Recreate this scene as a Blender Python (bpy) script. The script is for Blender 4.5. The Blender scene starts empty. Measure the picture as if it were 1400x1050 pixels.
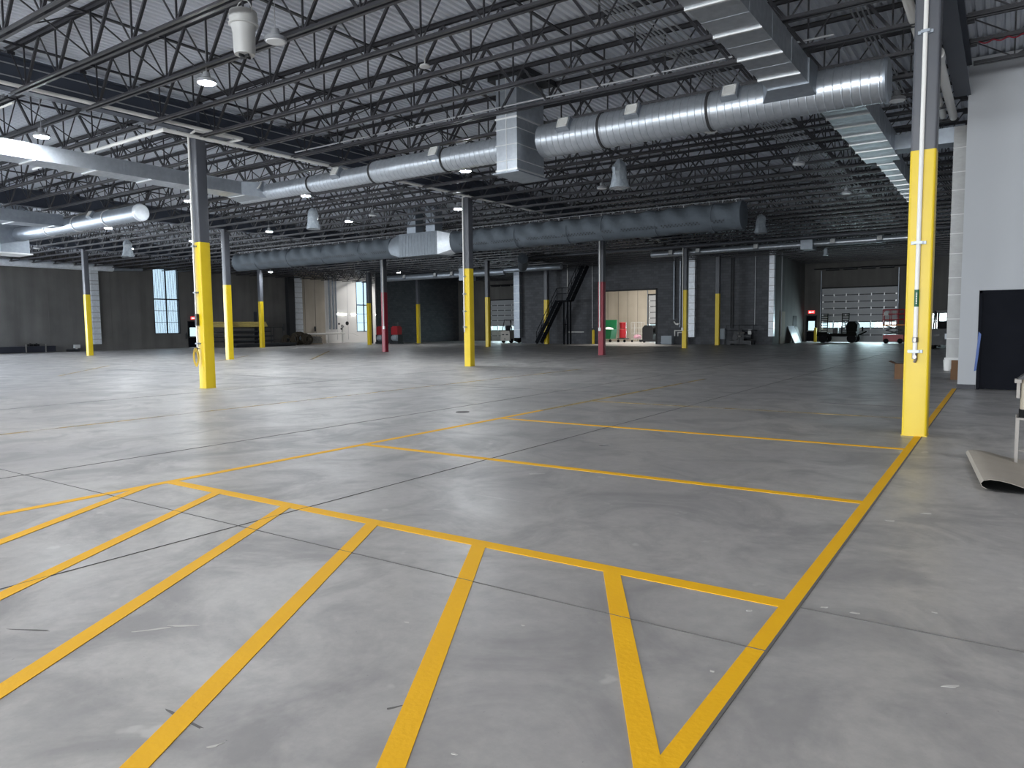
import bpy, math, random
from math import sin, cos, pi, radians, sqrt
from mathutils import Vector, Matrix
random.seed(7)
SC = bpy.context.scene
COL = SC.collection

# ------------------------------------------------------------------ helpers
class MB:
    def __init__(s): s.v=[]; s.f=[]
    def add(s, vs, fs):
        o=len(s.v); s.v+= [tuple(v) for v in vs]; s.f+=[tuple(i+o for i in f) for f in fs]; return s
    def box(s,x0,x1,y0,y1,z0,z1):
        return s.add([(x0,y0,z0),(x1,y0,z0),(x1,y1,z0),(x0,y1,z0),(x0,y0,z1),(x1,y0,z1),(x1,y1,z1),(x0,y1,z1)],
            [(0,3,2,1),(4,5,6,7),(0,1,5,4),(1,2,6,5),(2,3,7,6),(3,0,4,7)])
    def bar(s,p,q,w,h=None,up=(0,0,1)):
        h=h or w; p=Vector(p);q=Vector(q);d=(q-p).normalized();u=Vector(up)
        if abs(d.dot(u))>.98: u=Vector((1,0,0))
        a=d.cross(u).normalized()*(w/2); b=a.normalized().cross(d).normalized()*(h/2)
        vs=[p-a-b,p+a-b,p+a+b,p-a+b,q-a-b,q+a-b,q+a+b,q-a+b]
        return s.add(vs,[(0,1,2,3),(7,6,5,4),(0,4,5,1),(1,5,6,2),(2,6,7,3),(3,7,4,0)])
    def ring(s,c,d,r,n):
        d=Vector(d).normalized(); u=Vector((0,0,1)) if abs(d.z)<.95 else Vector((1,0,0))
        a=d.cross(u).normalized(); b=a.cross(d).normalized(); c=Vector(c)
        return [c+a*(r*cos(2*pi*i/n))+b*(r*sin(2*pi*i/n)) for i in range(n)]
    def loft(s,rings,cap=True):
        n=len(rings[0]); vs=[p for r in rings for p in r]; fs=[]
        for k in range(len(rings)-1):
            for i in range(n):
                j=(i+1)%n; fs.append((k*n+i,(k+1)*n+i,(k+1)*n+j,k*n+j))
        if cap:
            fs.append(tuple(range(n))); fs.append(tuple((len(rings)-1)*n+i for i in reversed(range(n))))
        return s.add(vs,fs)
    def tube(s,p,q,r,n=10,cap=True,r2=None):
        d=Vector(q)-Vector(p); return s.loft([s.ring(p,d,r,n),s.ring(q,d,r if r2 is None else r2,n)],cap)
    def path(s,pts,r,n=8,closed=False):
        pts=[Vector(p) for p in pts]; m=len(pts); rings=[]; a=None
        for i in range(m):
            if closed: d=(pts[(i+1)%m]-pts[i-1]).normalized()
            else:
                d=Vector((0,0,0))
                if i>0: d+=(pts[i]-pts[i-1]).normalized()
                if i<m-1: d+=(pts[i+1]-pts[i]).normalized()
                d.normalize()
            if a is None:
                u=Vector((0,0,1)) if abs(d.z)<.95 else Vector((1,0,0)); a=d.cross(u).normalized()
            else:
                a=(a-d*a.dot(d)); a.normalize()
            b=a.cross(d).normalized(); k=1.0
            if 0<i<m-1:
                c=(pts[i]-pts[i-1]).normalized().dot(d); k=1/max(c,.6)
            rings.append([pts[i]+a*(r*k*cos(2*pi*j/n))+b*(r*k*sin(2*pi*j/n)) for j in range(n)])
        if closed: rings.append(rings[0])
        return s.loft(rings,not closed)
    def lathe(s,prof,c=(0,0,0),d=(0,0,1),n=24):
        c=Vector(c); d=Vector(d).normalized()
        return s.loft([s.ring(c+d*h,d,max(r,1e-4),n) for r,h in prof])
    def prism(s,poly,y0,y1,axis='y'):
        n=len(poly)
        def P(a,b,t): return {'y':(a,t,b),'x':(t,a,b),'z':(a,b,t)}[axis]
        vs=[P(a,b,y0) for a,b in poly]+[P(a,b,y1) for a,b in poly]
        fs=[tuple(range(n)),tuple(reversed(range(n,2*n)))]+[(i,n+i,n+(i+1)%n,(i+1)%n) for i in range(n)]
        return s.add(vs,fs)
    def mesh(s,name,mat,smooth=True,ang=35):
        me=bpy.data.meshes.new(name); me.from_pydata(s.v,[],s.f)
        import bmesh
        bm=bmesh.new(); bm.from_mesh(me); bmesh.ops.recalc_face_normals(bm,faces=bm.faces); bm.to_mesh(me); bm.free()
        me.materials.append(mat)
        if smooth:
            me.polygons.foreach_set('use_smooth',[True]*len(me.polygons)); me.set_sharp_from_angle(angle=radians(ang))
        me.update(); return me

def link(name,me,parent=None,loc=None):
    o=bpy.data.objects.new(name,me); COL.objects.link(o)
    if parent: o.parent=parent
    if loc is not None: o.location=loc
    return o
def part(name,mb,mat,parent,label=None,off=None,**k):
    """child mesh; mb in world coords unless off given -> local"""
    if parent is not None and off is None:
        L=Vector(parent.location)
        p=parent.parent
        while p is not None: L+=Vector(p.location); p=p.parent
        mb.v=[(x-L.x,y-L.y,z-L.z) for x,y,z in mb.v]
    o=link(name,mb.mesh(name,mat,**k),parent)
    if label: o['label']=label
    return o
def tag(o,label,cat,group=None,kind='thing'):
    o['label']=label; o['category']=cat; o['kind']=kind
    if group: o['group']=group
    return o
def thing(name,loc,label,cat,group=None):
    o=bpy.data.objects.new(name,None); COL.objects.link(o); o.location=loc; o.empty_display_size=.2
    return tag(o,label,cat,group)
def solo(name,mb,mat,label,cat,group=None,base=None,**k):
    """a thing that is one mesh; origin at its base"""
    if base is None:
        xs=[v[0] for v in mb.v]; ys=[v[1] for v in mb.v]; zs=[v[2] for v in mb.v]
        base=((min(xs)+max(xs))/2,(min(ys)+max(ys))/2,min(zs))
    mb.v=[(x-base[0],y-base[1],z-base[2]) for x,y,z in mb.v]
    o=link(name,mb.mesh(name,mat,**k),None,base)
    return tag(o,label,cat,group)
def struct(name,mb,mat,parent=None,**k):
    o=part(name,mb,mat,parent,**k)
    if parent is None: o['kind']='structure'
    return o
def instance(o,loc,label=None,group=None):
    """copy a thing with its parts and sub-parts"""
    c=o.copy(); COL.objects.link(c); c.location=loc
    if label: c['label']=label
    if group: c['group']=group
    for ch in list(o.children):
        d=ch.copy(); COL.objects.link(d); d.parent=c
        for g in list(ch.children):
            e=g.copy(); COL.objects.link(e); e.parent=d
    return c
ONES=['zeroth','first','second','third','fourth','fifth','sixth','seventh','eighth','ninth','tenth','eleventh','twelfth','thirteenth','fourteenth','fifteenth','sixteenth','seventeenth','eighteenth','nineteenth']
def ordinal(n):
    if n<20: return ONES[n]
    t={2:'twent',3:'thirt',4:'fort',5:'fift'}[n//10]
    return t+'ieth' if n%10==0 else t+'y-'+ONES[n%10]

# ------------------------------------------------------------------ materials
def mat(name,col,rough=.5,metal=0.,noise=None,bump=None,emit=None,spec=None,rvar=0.):
    """noise=(scale, amount, second colour) ; bump=(scale,strength[,stretch])"""
    m=bpy.data.materials.new(name); m.use_nodes=True; nt=m.node_tree; b=nt.nodes['Principled BSDF']
    b.inputs['Base Color'].default_value=(*col,1); b.inputs['Roughness'].default_value=rough; b.inputs['Metallic'].default_value=metal
    if spec is not None: b.inputs['Specular IOR Level'].default_value=spec
    tc=nt.nodes.new('ShaderNodeTexCoord')
    if noise:
        n=nt.nodes.new('ShaderNodeTexNoise'); n.inputs['Scale'].default_value=noise[0]; n.inputs['Detail'].default_value=6
        nt.links.new(tc.outputs['Object'],n.inputs['Vector'])
        mx=nt.nodes.new('ShaderNodeMix'); mx.data_type='RGBA'; mx.inputs[6].default_value=(*col,1); mx.inputs[7].default_value=(*noise[2],1)
        r=nt.nodes.new('ShaderNodeMapRange'); r.inputs[1].default_value=.35; r.inputs[2].default_value=.65; r.inputs[4].default_value=noise[1]
        nt.links.new(n.outputs['Fac'],r.inputs[0]); nt.links.new(r.outputs[0],mx.inputs[0]); nt.links.new(mx.outputs[2],b.inputs['Base Color'])
        if rvar:
            r2=nt.nodes.new('ShaderNodeMapRange'); r2.inputs[1].default_value=.3; r2.inputs[2].default_value=.7; r2.inputs[3].default_value=rough-rvar; r2.inputs[4].default_value=rough+rvar
            nt.links.new(n.outputs['Fac'],r2.inputs[0]); nt.links.new(r2.outputs[0],b.inputs['Roughness'])
    if bump:
        n=nt.nodes.new('ShaderNodeTexNoise'); n.inputs['Scale'].default_value=bump[0]; n.inputs['Detail'].default_value=4
        mp=nt.nodes.new('ShaderNodeMapping'); 
        if len(bump)>2: mp.inputs['Scale'].default_value=bump[2]
        nt.links.new(tc.outputs['Object'],mp.inputs[0]); nt.links.new(mp.outputs[0],n.inputs['Vector'])
        bp=nt.nodes.new('ShaderNodeBump'); bp.inputs['Strength'].default_value=bump[1]; bp.inputs['Distance'].default_value=.02
        nt.links.new(n.outputs['Fac'],bp.inputs['Height']); nt.links.new(bp.outputs[0],b.inputs['Normal'])
    if emit:
        b.inputs['Emission Color'].default_value=(*emit[0],1); b.inputs['Emission Strength'].default_value=emit[1]
    return m
M={}
M['joist']=mat('joist_paint',(.030,.030,.036),.40,0,(3,.5,(.040,.039,.043)))
M['girder']=mat('girder_paint',(.050,.060,.085),.5,0,(2,.5,(.06,.07,.095)))
M['colgrey']=mat('column_grey_paint',(.075,.080,.095),.42,0,(4,.5,(.09,.093,.105)))
M['deck']=mat('roof_deck_paint',(.70,.735,.80),.5,0,(1.2,.6,(.62,.655,.72)))
M['galv']=mat('galvanised_steel',(.52,.555,.60),.34,.75,(9,.7,(.42,.455,.50)),(14,.05),rvar=.06)
M['galvbright']=mat('bright_galvanised_flange',(.75,.76,.76),.4,.5)
M['galvdull']=mat('dull_galvanised_steel',(.33,.365,.41),.45,.65,(7,.7,(.26,.29,.33)))
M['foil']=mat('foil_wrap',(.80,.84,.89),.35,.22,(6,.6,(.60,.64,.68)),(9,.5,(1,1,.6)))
M['wrap']=mat('grey_board_insulation_wrap',(.36,.36,.355),.5,.1,(5,.5,(.29,.29,.29)),(8,.35,(1,1,2)))
M['fabric']=mat('grey_duct_fabric',(.062,.075,.090),.85,0,(3,.5,(.052,.064,.077)),(5,.6,(2.2,1,1)))
M['yellow']=mat('yellow_column_paint',(.74,.53,.012),.4,0,(5,.5,(.69,.49,.012)))
M['red']=mat('red_column_paint',(.25,.012,.028),.45,0,(5,.5,(.22,.011,.025)))
M['stripe']=mat('yellow_floor_paint',(.93,.50,.014),.62,0,(2.5,.6,(.87,.45,.014)),(40,.1),spec=.2)
M['white']=mat('white_pvc',(.78,.77,.74),.4)
M['conduit']=mat('conduit_zinc',(.45,.46,.48),.4,.5)
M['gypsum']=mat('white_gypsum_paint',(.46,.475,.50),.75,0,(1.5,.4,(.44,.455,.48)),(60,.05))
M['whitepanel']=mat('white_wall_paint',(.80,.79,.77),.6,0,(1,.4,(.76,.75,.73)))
M['black']=mat('black_paint',(.008,.009,.012),.4)
M['doorblack']=mat('black_door_paint',(.006,.007,.011),.6,0,(3,.5,(.009,.010,.015)),spec=.06)
M['navytrim']=mat('dark_navy_base',(.012,.014,.024),.5)
M['rubber']=mat('black_rubber',(.009,.009,.010),.8,spec=.15)
M['plastic']=mat('clear_wrap_plastic',(.36,.40,.44),.22,0,(10,.6,(.20,.23,.26)),(16,.7))
M['fanwhite']=mat('fan_white_plastic',(.50,.50,.49),.45)
M['grille']=mat('register_face',(.62,.62,.60),.5)
M['cardboard']=mat('cardboard',(.17,.09,.045),.85,0,(6,.5,(.13,.07,.035)))
M['mat_top']=mat('floor_protection_paper',(.40,.36,.31),.9,0,(5,.5,(.35,.315,.27)),(30,.15))
M['mat_under']=mat('black_mat_underside',(.008,.008,.008),.9)
M['chrome']=mat('brushed_steel',(.30,.285,.27),.35,.7)
M['tan']=mat('tan_timber_post',(.40,.35,.27),.6,0,(8,.6,(.32,.28,.22)))
M['blue']=mat('blue_film',(.03,.09,.32),.45)
M['green']=mat('green_bin_plastic',(.01,.16,.06),.5)
M['greenlabel']=mat('green_pipe_label',(.005,.10,.045),.5)
M['redbright']=mat('red_machine_paint',(.33,.015,.022),.4)
M['orange']=mat('orange_decking',(.6,.22,.06),.6)
M['fork']=mat('forklift_grey_paint',(.30,.28,.25),.5)
M['machine']=mat('dark_machine_paint',(.02,.022,.026),.5)
M['olive']=mat('trailer_dark_paint',(.008,.009,.008),.8,spec=.1)
M['cabinet']=mat('grey_electrical_enamel',(.30,.34,.38),.5)
M['doorpanel']=mat('roll_up_door_enamel',(.40,.41,.43),.45,0,(2,.3,(.37,.38,.40)))
M['seal']=mat('dark_rubber_seal',(.02,.02,.022),.7)
M['tubeyellow']=mat('yellow_plastic_tube',(.42,.33,.10),.5,0,(5,.5,(.32,.25,.10)))
M['hose']=mat('brown_corrugated_hose',(.045,.035,.022),.7)
M['cord']=mat('yellow_cord',(.60,.42,.04),.6)
M['greysheet']=mat('stacked_grey_sheets',(.26,.25,.23),.8,0,(9,.7,(.12,.115,.11)))
M['stairblack']=mat('matt_black_stair_paint',(.006,.007,.009),.85,spec=.08)
M['standleg']=mat('dull_metal_stand',(.26,.24,.22),.5,.2)
M['tape']=mat('wrap_tape',(.60,.60,.59),.6)
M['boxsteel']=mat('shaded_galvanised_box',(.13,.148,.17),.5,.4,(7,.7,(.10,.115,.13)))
M['boardwhite']=mat('white_laminate_board',(.72,.76,.84),.35)
M['osb']=mat('plywood',(.30,.25,.19),.8)
M['exitred']=mat('exit_sign_red',(.75,.03,.04),.5,emit=((1,.06,.06),1.0))
M['signwhite']=mat('exit_sign_letters',(.95,.8,.8),.5,emit=((1,.75,.75),2.5))
M['lens']=mat('lit_lamp_lens',(1,1,1),.4,emit=((.90,.955,1),650))
M['strip']=mat('lit_strip_lens',(1,1,1),.4,emit=((1,.98,.94),14))
M['lensoff']=mat('unlit_lamp_lens',(.75,.76,.77),.35)
M['lamp']=mat('lamp_housing',(.35,.36,.38),.4,.4)
M['joint']=mat('saw_cut_joint',(.13,.125,.12),.9)
M['pink']=mat('pink_bagged_goods',(.6,.3,.4),.6)
M['ground']=mat('outside_concrete_apron',(.55,.56,.57),.9)

def concrete_floor():
    m=bpy.data.materials.new('polished_concrete'); m.use_nodes=True; nt=m.node_tree; N=nt.nodes; L=nt.links; b=N['Principled BSDF']; b.inputs['Specular IOR Level'].default_value=.42
    tc=N.new('ShaderNodeTexCoord')
    def noise(sc,det=6,rough=.55,dist=0.,st=None):
        n=N.new('ShaderNodeTexNoise'); n.inputs['Scale'].default_value=sc; n.inputs['Detail'].default_value=det; n.inputs['Roughness'].default_value=rough; n.inputs['Distortion'].default_value=dist
        if st:
            mp=N.new('ShaderNodeMapping'); mp.inputs['Scale'].default_value=st[0]; mp.inputs['Rotation'].default_value=(0,0,radians(st[1])); L.new(tc.outputs['Object'],mp.inputs[0]); L.new(mp.outputs[0],n.inputs['Vector'])
        else: L.new(tc.outputs['Object'],n.inputs['Vector'])
        return n
    def ramp(src,a,b_,lo,hi):
        r=N.new('ShaderNodeMapRange'); r.inputs[1].default_value=a; r.inputs[2].default_value=b_; r.inputs[3].default_value=lo; r.inputs[4].default_value=hi
        L.new(src,r.inputs[0]); return r.outputs[0]
    def mix(fac,c0,c1):
        x=N.new('ShaderNodeMix'); x.data_type='RGBA'
        L.new(fac,x.inputs[0])
        for i,c in ((6,c0),(7,c1)):
            if isinstance(c,tuple): x.inputs[i].default_value=(*c,1)
            else: L.new(c,x.inputs[i])
        return x.outputs[2]
    big=noise(.28,5,.5,.6); mid=noise(1.1,8,.62,.9); fine=noise(9,8,.7); streak=noise(1.6,6,.6,.4,((1,.25,1),35)); spots=noise(3.2,3,.5); tiny=noise(55,3,.6)
    c=mix(ramp(big.outputs['Fac'],.38,.62,0,1),(.39,.372,.362),(.475,.452,.43))
    c=mix(ramp(mid.outputs['Fac'],.45,.62,0,.66),c,(.245,.236,.236))
    c=mix(ramp(streak.outputs['Fac'],.52,.74,0,.5),c,(.46,.45,.43))
    c=mix(ramp(fine.outputs['Fac'],.38,.68,0,.38),c,(.24,.237,.235))
    c=mix(ramp(spots.outputs['Fac'],.70,.74,0,.5),c,(.58,.57,.54))
    scr=noise(1.0,4,.5,.2,((.6,9,1),20)); c=mix(ramp(scr.outputs['Fac'],.70,.78,0,.45),c,(.56,.55,.53))
    c=mix(ramp(tiny.outputs['Fac'],.30,.24,0,.6),c,(.10,.10,.10))
    L.new(c,b.inputs['Base Color'])
    L.new(ramp(mid.outputs['Fac'],.3,.7,.33,.55),b.inputs['Roughness'])
    bp=N.new('ShaderNodeBump'); bp.inputs['Strength'].default_value=.06; bp.inputs['Distance'].default_value=.01
    L.new(fine.outputs['Fac'],bp.inputs['Height']); L.new(bp.outputs[0],b.inputs['Normal'])
    return m
M['floor']=concrete_floor()

def worn_stripe():
    m=bpy.data.materials.new('worn_yellow_floor_paint'); m.use_nodes=True; nt=m.node_tree; N=nt.nodes; L=nt.links; b=N['Principled BSDF']
    b.inputs['Base Color'].default_value=(.62,.44,.13,1); b.inputs['Roughness'].default_value=.45
    tc=N.new('ShaderNodeTexCoord'); n=N.new('ShaderNodeTexNoise'); n.inputs['Scale'].default_value=1.3; n.inputs['Detail'].default_value=9; n.inputs['Roughness'].default_value=.7
    L.new(tc.outputs['Object'],n.inputs['Vector'])
    r=N.new('ShaderNodeMapRange'); r.inputs[1].default_value=.40; r.inputs[2].default_value=.62; r.inputs[3].default_value=.12; r.inputs[4].default_value=.85
    L.new(n.outputs['Fac'],r.inputs[0]); L.new(r.outputs[0],b.inputs['Alpha'])
    return m
M['worn']=worn_stripe()

def tiltup(name,c0,c1):
    m=bpy.data.materials.new(name); m.use_nodes=True; nt=m.node_tree; N=nt.nodes; L=nt.links; b=N['Principled BSDF']; b.inputs['Roughness'].default_value=.8
    tc=N.new('ShaderNodeTexCoord'); mp=N.new('ShaderNodeMapping'); mp.inputs['Scale'].default_value=(1.2,1.2,.10); L.new(tc.outputs['Object'],mp.inputs[0])
    n=N.new('ShaderNodeTexNoise'); n.inputs['Scale'].default_value=1.4; n.inputs['Detail'].default_value=7; L.new(mp.outputs[0],n.inputs['Vector'])
    n2=N.new('ShaderNodeTexNoise'); n2.inputs['Scale'].default_value=.5; n2.inputs['Detail'].default_value=5; L.new(tc.outputs['Object'],n2.inputs['Vector'])
    ad=N.new('ShaderNodeMath'); ad.operation='ADD'; L.new(n.outputs['Fac'],ad.inputs[0]); L.new(n2.outputs['Fac'],ad.inputs[1])
    r=N.new('ShaderNodeMapRange'); r.inputs[1].default_value=.75; r.inputs[2].default_value=1.25; L.new(ad.outputs[0],r.inputs[0])
    x=N.new('ShaderNodeMix'); x.data_type='RGBA'; x.inputs[6].default_value=(*c0,1); x.inputs[7].default_value=(*c1,1); L.new(r.outputs[0],x.inputs[0]); L.new(x.outputs[2],b.inputs['Base Color'])
    bp=N.new('ShaderNodeBump'); bp.inputs['Strength'].default_value=.25; bp.inputs['Distance'].default_value=.01; L.new(n.outputs['Fac'],bp.inputs['Height']); L.new(bp.outputs[0],b.inputs['Normal'])
    return m
M['tilt']=tiltup('tilt_up_concrete',(.10,.097,.092),(.15,.145,.138))
M['tiltbeige']=tiltup('bare_beige_concrete',(.40,.355,.29),(.50,.45,.38))

def blockwall():
    m=bpy.data.materials.new('dark_painted_block'); m.use_nodes=True; nt=m.node_tree; N=nt.nodes; L=nt.links; b=N['Principled BSDF']; b.inputs['Roughness'].default_value=.75
    tc=N.new('ShaderNodeTexCoord'); sx=N.new('ShaderNodeSeparateXYZ'); L.new(tc.outputs['Object'],sx.inputs[0])
    ad=N.new('ShaderNodeMath'); ad.operation='ADD'; L.new(sx.outputs[0],ad.inputs[0]); L.new(sx.outputs[1],ad.inputs[1])
    cb=N.new('ShaderNodeCombineXYZ'); L.new(ad.outputs[0],cb.inputs[0]); L.new(sx.outputs[2],cb.inputs[1])
    br=N.new('ShaderNodeTexBrick'); br.inputs['Scale'].default_value=1; br.inputs['Brick Width'].default_value=.406; br.inputs['Row Height'].default_value=.203; br.inputs['Mortar Size'].default_value=.008; br.inputs['Bias'].default_value=-.1
    br.inputs['Color1'].default_value=(.082,.086,.096,1); br.inputs['Color2'].default_value=(.055,.058,.066,1); br.inputs['Mortar'].default_value=(.04,.042,.048,1)
    L.new(cb.outputs[0],br.inputs['Vector']); L.new(br.outputs['Color'],b.inputs['Base Color'])
    bp=N.new('ShaderNodeBump'); bp.inputs['Strength'].default_value=.4; bp.inputs['Distance'].default_value=.01; bp.invert=True; L.new(br.outputs['Fac'],bp.inputs['Height']); L.new(bp.outputs[0],b.inputs['Normal'])
    return m
M['block']=blockwall()

def glass(name,tint,refl=.06):
    m=bpy.data.materials.new(name); m.use_nodes=True; nt=m.node_tree; N=nt.nodes; L=nt.links
    N.remove(N['Principled BSDF']); out=N['Material Output']
    t=N.new('ShaderNodeBsdfTransparent'); t.inputs[0].default_value=(*tint,1); g=N.new('ShaderNodeBsdfGlossy'); g.inputs['Roughness'].default_value=.03
    x=N.new('ShaderNodeMixShader'); x.inputs[0].default_value=refl; L.new(t.outputs[0],x.inputs[1]); L.new(g.outputs[0],x.inputs[2]); L.new(x.outputs[0],out.inputs[0]); return m
M['glass']=glass('pale_glass',(.60,.66,.66))
M['glassblue']=glass('blue_tinted_glass',(.60,.66,.71))

# ------------------------------------------------------------------ layout constants
XC=[-.95,-16.95,-32.10,-46.16]; PW=[600]*3+[1100,2000,2500,1200,400]; PL=[1800,5200]; PD=[650,550,900]
YC=[10.94,22.0,33.03,43.96,52.02]
XL=-57.0; XR=14.0; YB=-26.0; YD=63.0; YW=53.3; ZD=7.22
ZB=6.32; ZT=7.15
JY0=10.94; JS=1.3825

# camera
H=1.5; F,YAW,PIT,ROL=988.266,radians(34.28203541),radians(4.55129855),radians(-.6057611)
fwd=Vector((-sin(YAW)*cos(PIT),cos(YAW)*cos(PIT),-sin(PIT))); rt=Vector((cos(YAW),sin(YAW),0)); up=rt.cross(fwd)
r2=rt*cos(ROL)+up*sin(ROL); u2=-rt*sin(ROL)+up*cos(ROL)
cam=bpy.data.cameras.new('camera'); cam.sensor_width=36; cam.lens=F/1400*36; cam.clip_end=500
co=bpy.data.objects.new('camera',cam); COL.objects.link(co)
co.matrix_world=Matrix(((r2.x,u2.x,-fwd.x,0),(r2.y,u2.y,-fwd.y,0),(r2.z,u2.z,-fwd.z,H),(0,0,0,1)))
SC.camera=co
def seen(p,mx=30,my=30):
    d=Vector(p)-Vector((0,0,H)); z=d.dot(fwd)
    if z<.3: return False
    x=700+F*d.dot(r2)/z; y=525-F*d.dot(u2)/z
    return -mx<x<1400+mx and -my<y<1050+my

# ------------------------------------------------------------------ setting: floor
fl=MB().box(XL-.3,XR+.3,YB-.3,YD+.3,-.25,0); floor=struct('floor',fl,M['floor'],smooth=False)
def stripe(p,q,w,material='stripe',ext=0,label='yellow painted floor stripe',z=.003):
    p=Vector((*p,0));q=Vector((*q,0));d=(q-p).normalized();n=Vector((-d.y,d.x,0))*(w/2)
    p=p-d*ext;q=q+d*ext
    mb=MB(); vs=[p-n,q-n,q+n,p+n]
    mb.add([(v.x,v.y,.0005) for v in vs]+[(v.x,v.y,z) for v in vs],[(0,3,2,1),(4,5,6,7),(0,1,5,4),(1,2,6,5),(2,3,7,6),(3,0,4,7)])
    return part('painted_stripe',mb,M[material],floor,label,smooth=False)
stripe((-.90,-3),(-.90,19.0),.085)
stripe((-6.8,-3),(-6.8,10.9),.10,z=.0028); stripe((-6.8,10.9),(-6.8,19.5),.10,'worn',label='worn yellow painted floor stripe')
stripe((-6.75,3.93),(-.94,3.93),.115,z=.0034)
stripe((-6.75,6.56),(-.94,6.56),.10,z=.0034)
stripe((-6.75,9.62),(-.94,9.62),.10,z=.0034)
stripe((-6.75,12.75),(-.94,12.75),.09,'worn',label='worn yellow painted floor stripe',z=.0034)
for i,xt in enumerate((-6.95,-5.98,-5.0,-3.985,-2.965,-1.955)):
    y1=3.93 if i else 3.70
    x1=xt if i else -6.80
    t=(y1+1.2)/.866
    xe=x1+.5*t; ye=-1.2
    if xe>-.92:
        k=(-.92-x1)/.5; xe=-.92; ye=y1-.866*k
    stripe((x1,y1),(xe,ye),.10,z=.0038)
stripe((-12.1,1.0),(-12.1,22.0),.10,'worn',label='worn yellow painted floor stripe')
stripe((-26.3,11.5),(-31.8,15.9),.10,'worn',label='worn yellow painted floor stripe')
stripe((-27.6,23.3),(-37,32.8),.12,'worn',label='worn yellow painted floor stripe')
stripe((-30.8,20.4),(-35.8,25.8),.12,'worn',label='worn yellow painted floor stripe')
def joint(p,q,w=.006):
    o=stripe(p,q,w,'joint',label=None,z=.0042); o.name='saw_cut_joint'
    if 'label' in o: del o['label']
joint((-.853,-3),(-.853,19.0),.014)
joint((XL+.2,3.3),(-.86,3.3)); joint((-.84,3.92),(9,3.92))
for x in (-4.8,-8.45,-16.0): joint((x,-3),(x,40))
joint((XL+.2,14.5),(-.86,14.5))
# floor drain cover near the aisle
dr=MB().lathe([(.02,.0),(.12,.0),(.12,.006),(.02,.006)],(-7.88,10.0,.001),n=20); part('drain_cover',dr,M['joint'],floor,'round dark drain cover')
def scuff(x,y,a,b,rot,m,nm):
    rnd=random.Random(int(x*1000+y*77)); pts=[]
    for i in range(9):
        t=2*pi*i/9; k=rnd.uniform(.35,.95); u,v=a*k*cos(t),b*k*sin(t); pts.append((x+u*cos(rot)-v*sin(rot),y+u*sin(rot)+v*cos(rot)))
    mb=MB(); n=9
    mb.add([(p,q,.0004) for p,q in pts]+[(p,q,.0016) for p,q in pts],[tuple(reversed(range(n))),tuple(range(n,2*n))]+[(i,(i+1)%n,n+(i+1)%n,n+i) for i in range(n)])
    part(nm,mb,M[m],floor,smooth=False)
M['chalk']=mat('pale_plaster_mark',(.56,.54,.51),.9); M['darkmark']=mat('dark_rubber_mark',(.15,.145,.14),.9)
for a in ((-2.57,1.495,.22,.012,0,'darkmark','dark_scrape'),(-4.09,8.04,.10,.05,.3,'darkmark','dark_scrape'),(-4.0,1.55,.16,.012,.5,'darkmark','dark_scrape'),(-1.95,2.0,.05,.008,1.0,'darkmark','dark_scrape')): scuff(*a)
for a in ((-2.31,1.45,.05,.012,1.2),(-1.06,3.74,.028,.012,.4),(-1.0,2.98,.018,.012,.2),(-1.95,2.94,.020,.010,0),(-1.55,1.89,.016,.010,.3),(-.74,4.0,.03,.014,.6),(-.59,4.0,.03,.016,.1),(-.13,3.39,.055,.02,.5),(-.46,6.44,.05,.03,.3),(-.67,6.06,.05,.03,.2),(-2.47,2.65,.022,.010,.3),(-.25,4.23,.02,.01,.1),(-3.48,1.9,.14,.010,.9),(-3.40,2.0,.10,.012,.6)): scuff(*a,'chalk','plaster_mark')
# outside apron and the neighbouring ribbed building seen through the windows
gr=MB().box(-140,90,-90,160,-.6,-.3); struct('ground',gr,M['ground'],smooth=False)

# ------------------------------------------------------------------ setting: roof deck (ribs along Y)
dk=MB(); pitch=.152; prof=[]
x=XL-.2
while x<XR+.2:
    prof+=[(x,ZD),(x+.062,ZD),(x+.085,ZD+.042),(x+.129,ZD+.042)]; x+=pitch
n=len(prof)
vs=[(a,YB-.2,b) for a,b in prof]+[(a,YD+.2,b) for a,b in prof]
fs=[(i,i+1,n+i+1,n+i) for i in range(n-1)]
dk.add(vs,fs)
deck=struct('ceiling',dk,M['deck'],smooth=False)
rf=MB().box(XL-.3,XR+.3,YB-.3,YD+.3,ZD+.06,ZD+.3); struct('roof_slab',rf,M['deck'],smooth=False)

# ------------------------------------------------------------------ setting: walls
def wall_grid(u0,u1,z0,z1,holes):
    """rectangles (u0,u1,z0,z1) tiling a wall minus holes"""
    us=sorted({u0,u1,*[h[0] for h in holes],*[h[1] for h in holes]}); zs=sorted({z0,z1,*[h[2] for h in holes],*[h[3] for h in holes]})
    out=[]
    for a,b in zip(us,us[1:]):
        if a<u0 or b>u1: continue
        run=None
        for c,d in zip(zs,zs[1:]):
            mu,mz=(a+b)/2,(c+d)/2
            solid=not any(h[0]<mu<h[1] and h[2]<mz<h[3] for h in holes)
            if solid: run=[run[0],d] if run else [c,d]
            if (not solid) and run: out.append((a,b,*run)); run=None
        if run: out.append((a,b,*run))
    return out
def wallX(name,x0,x1,y0,y1,mat_,holes=(),z1=ZD+.06,parent=None):   # runs along X
    mb=MB()
    for a,b,c,d in wall_grid(x0,x1,0,z1,list(holes)): mb.box(a,b,y0,y1,c,d)
    return struct(name,mb,mat_,parent,smooth=False)
def wallY(name,y0,y1,x0,x1,mat_,holes=(),z1=ZD+.06,parent=None):
    mb=MB()
    for a,b,c,d in wall_grid(y0,y1,0,z1,list(holes)): mb.box(x0,x1,a,b,c,d)
    return struct(name,mb,mat_,parent,smooth=False)
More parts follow.
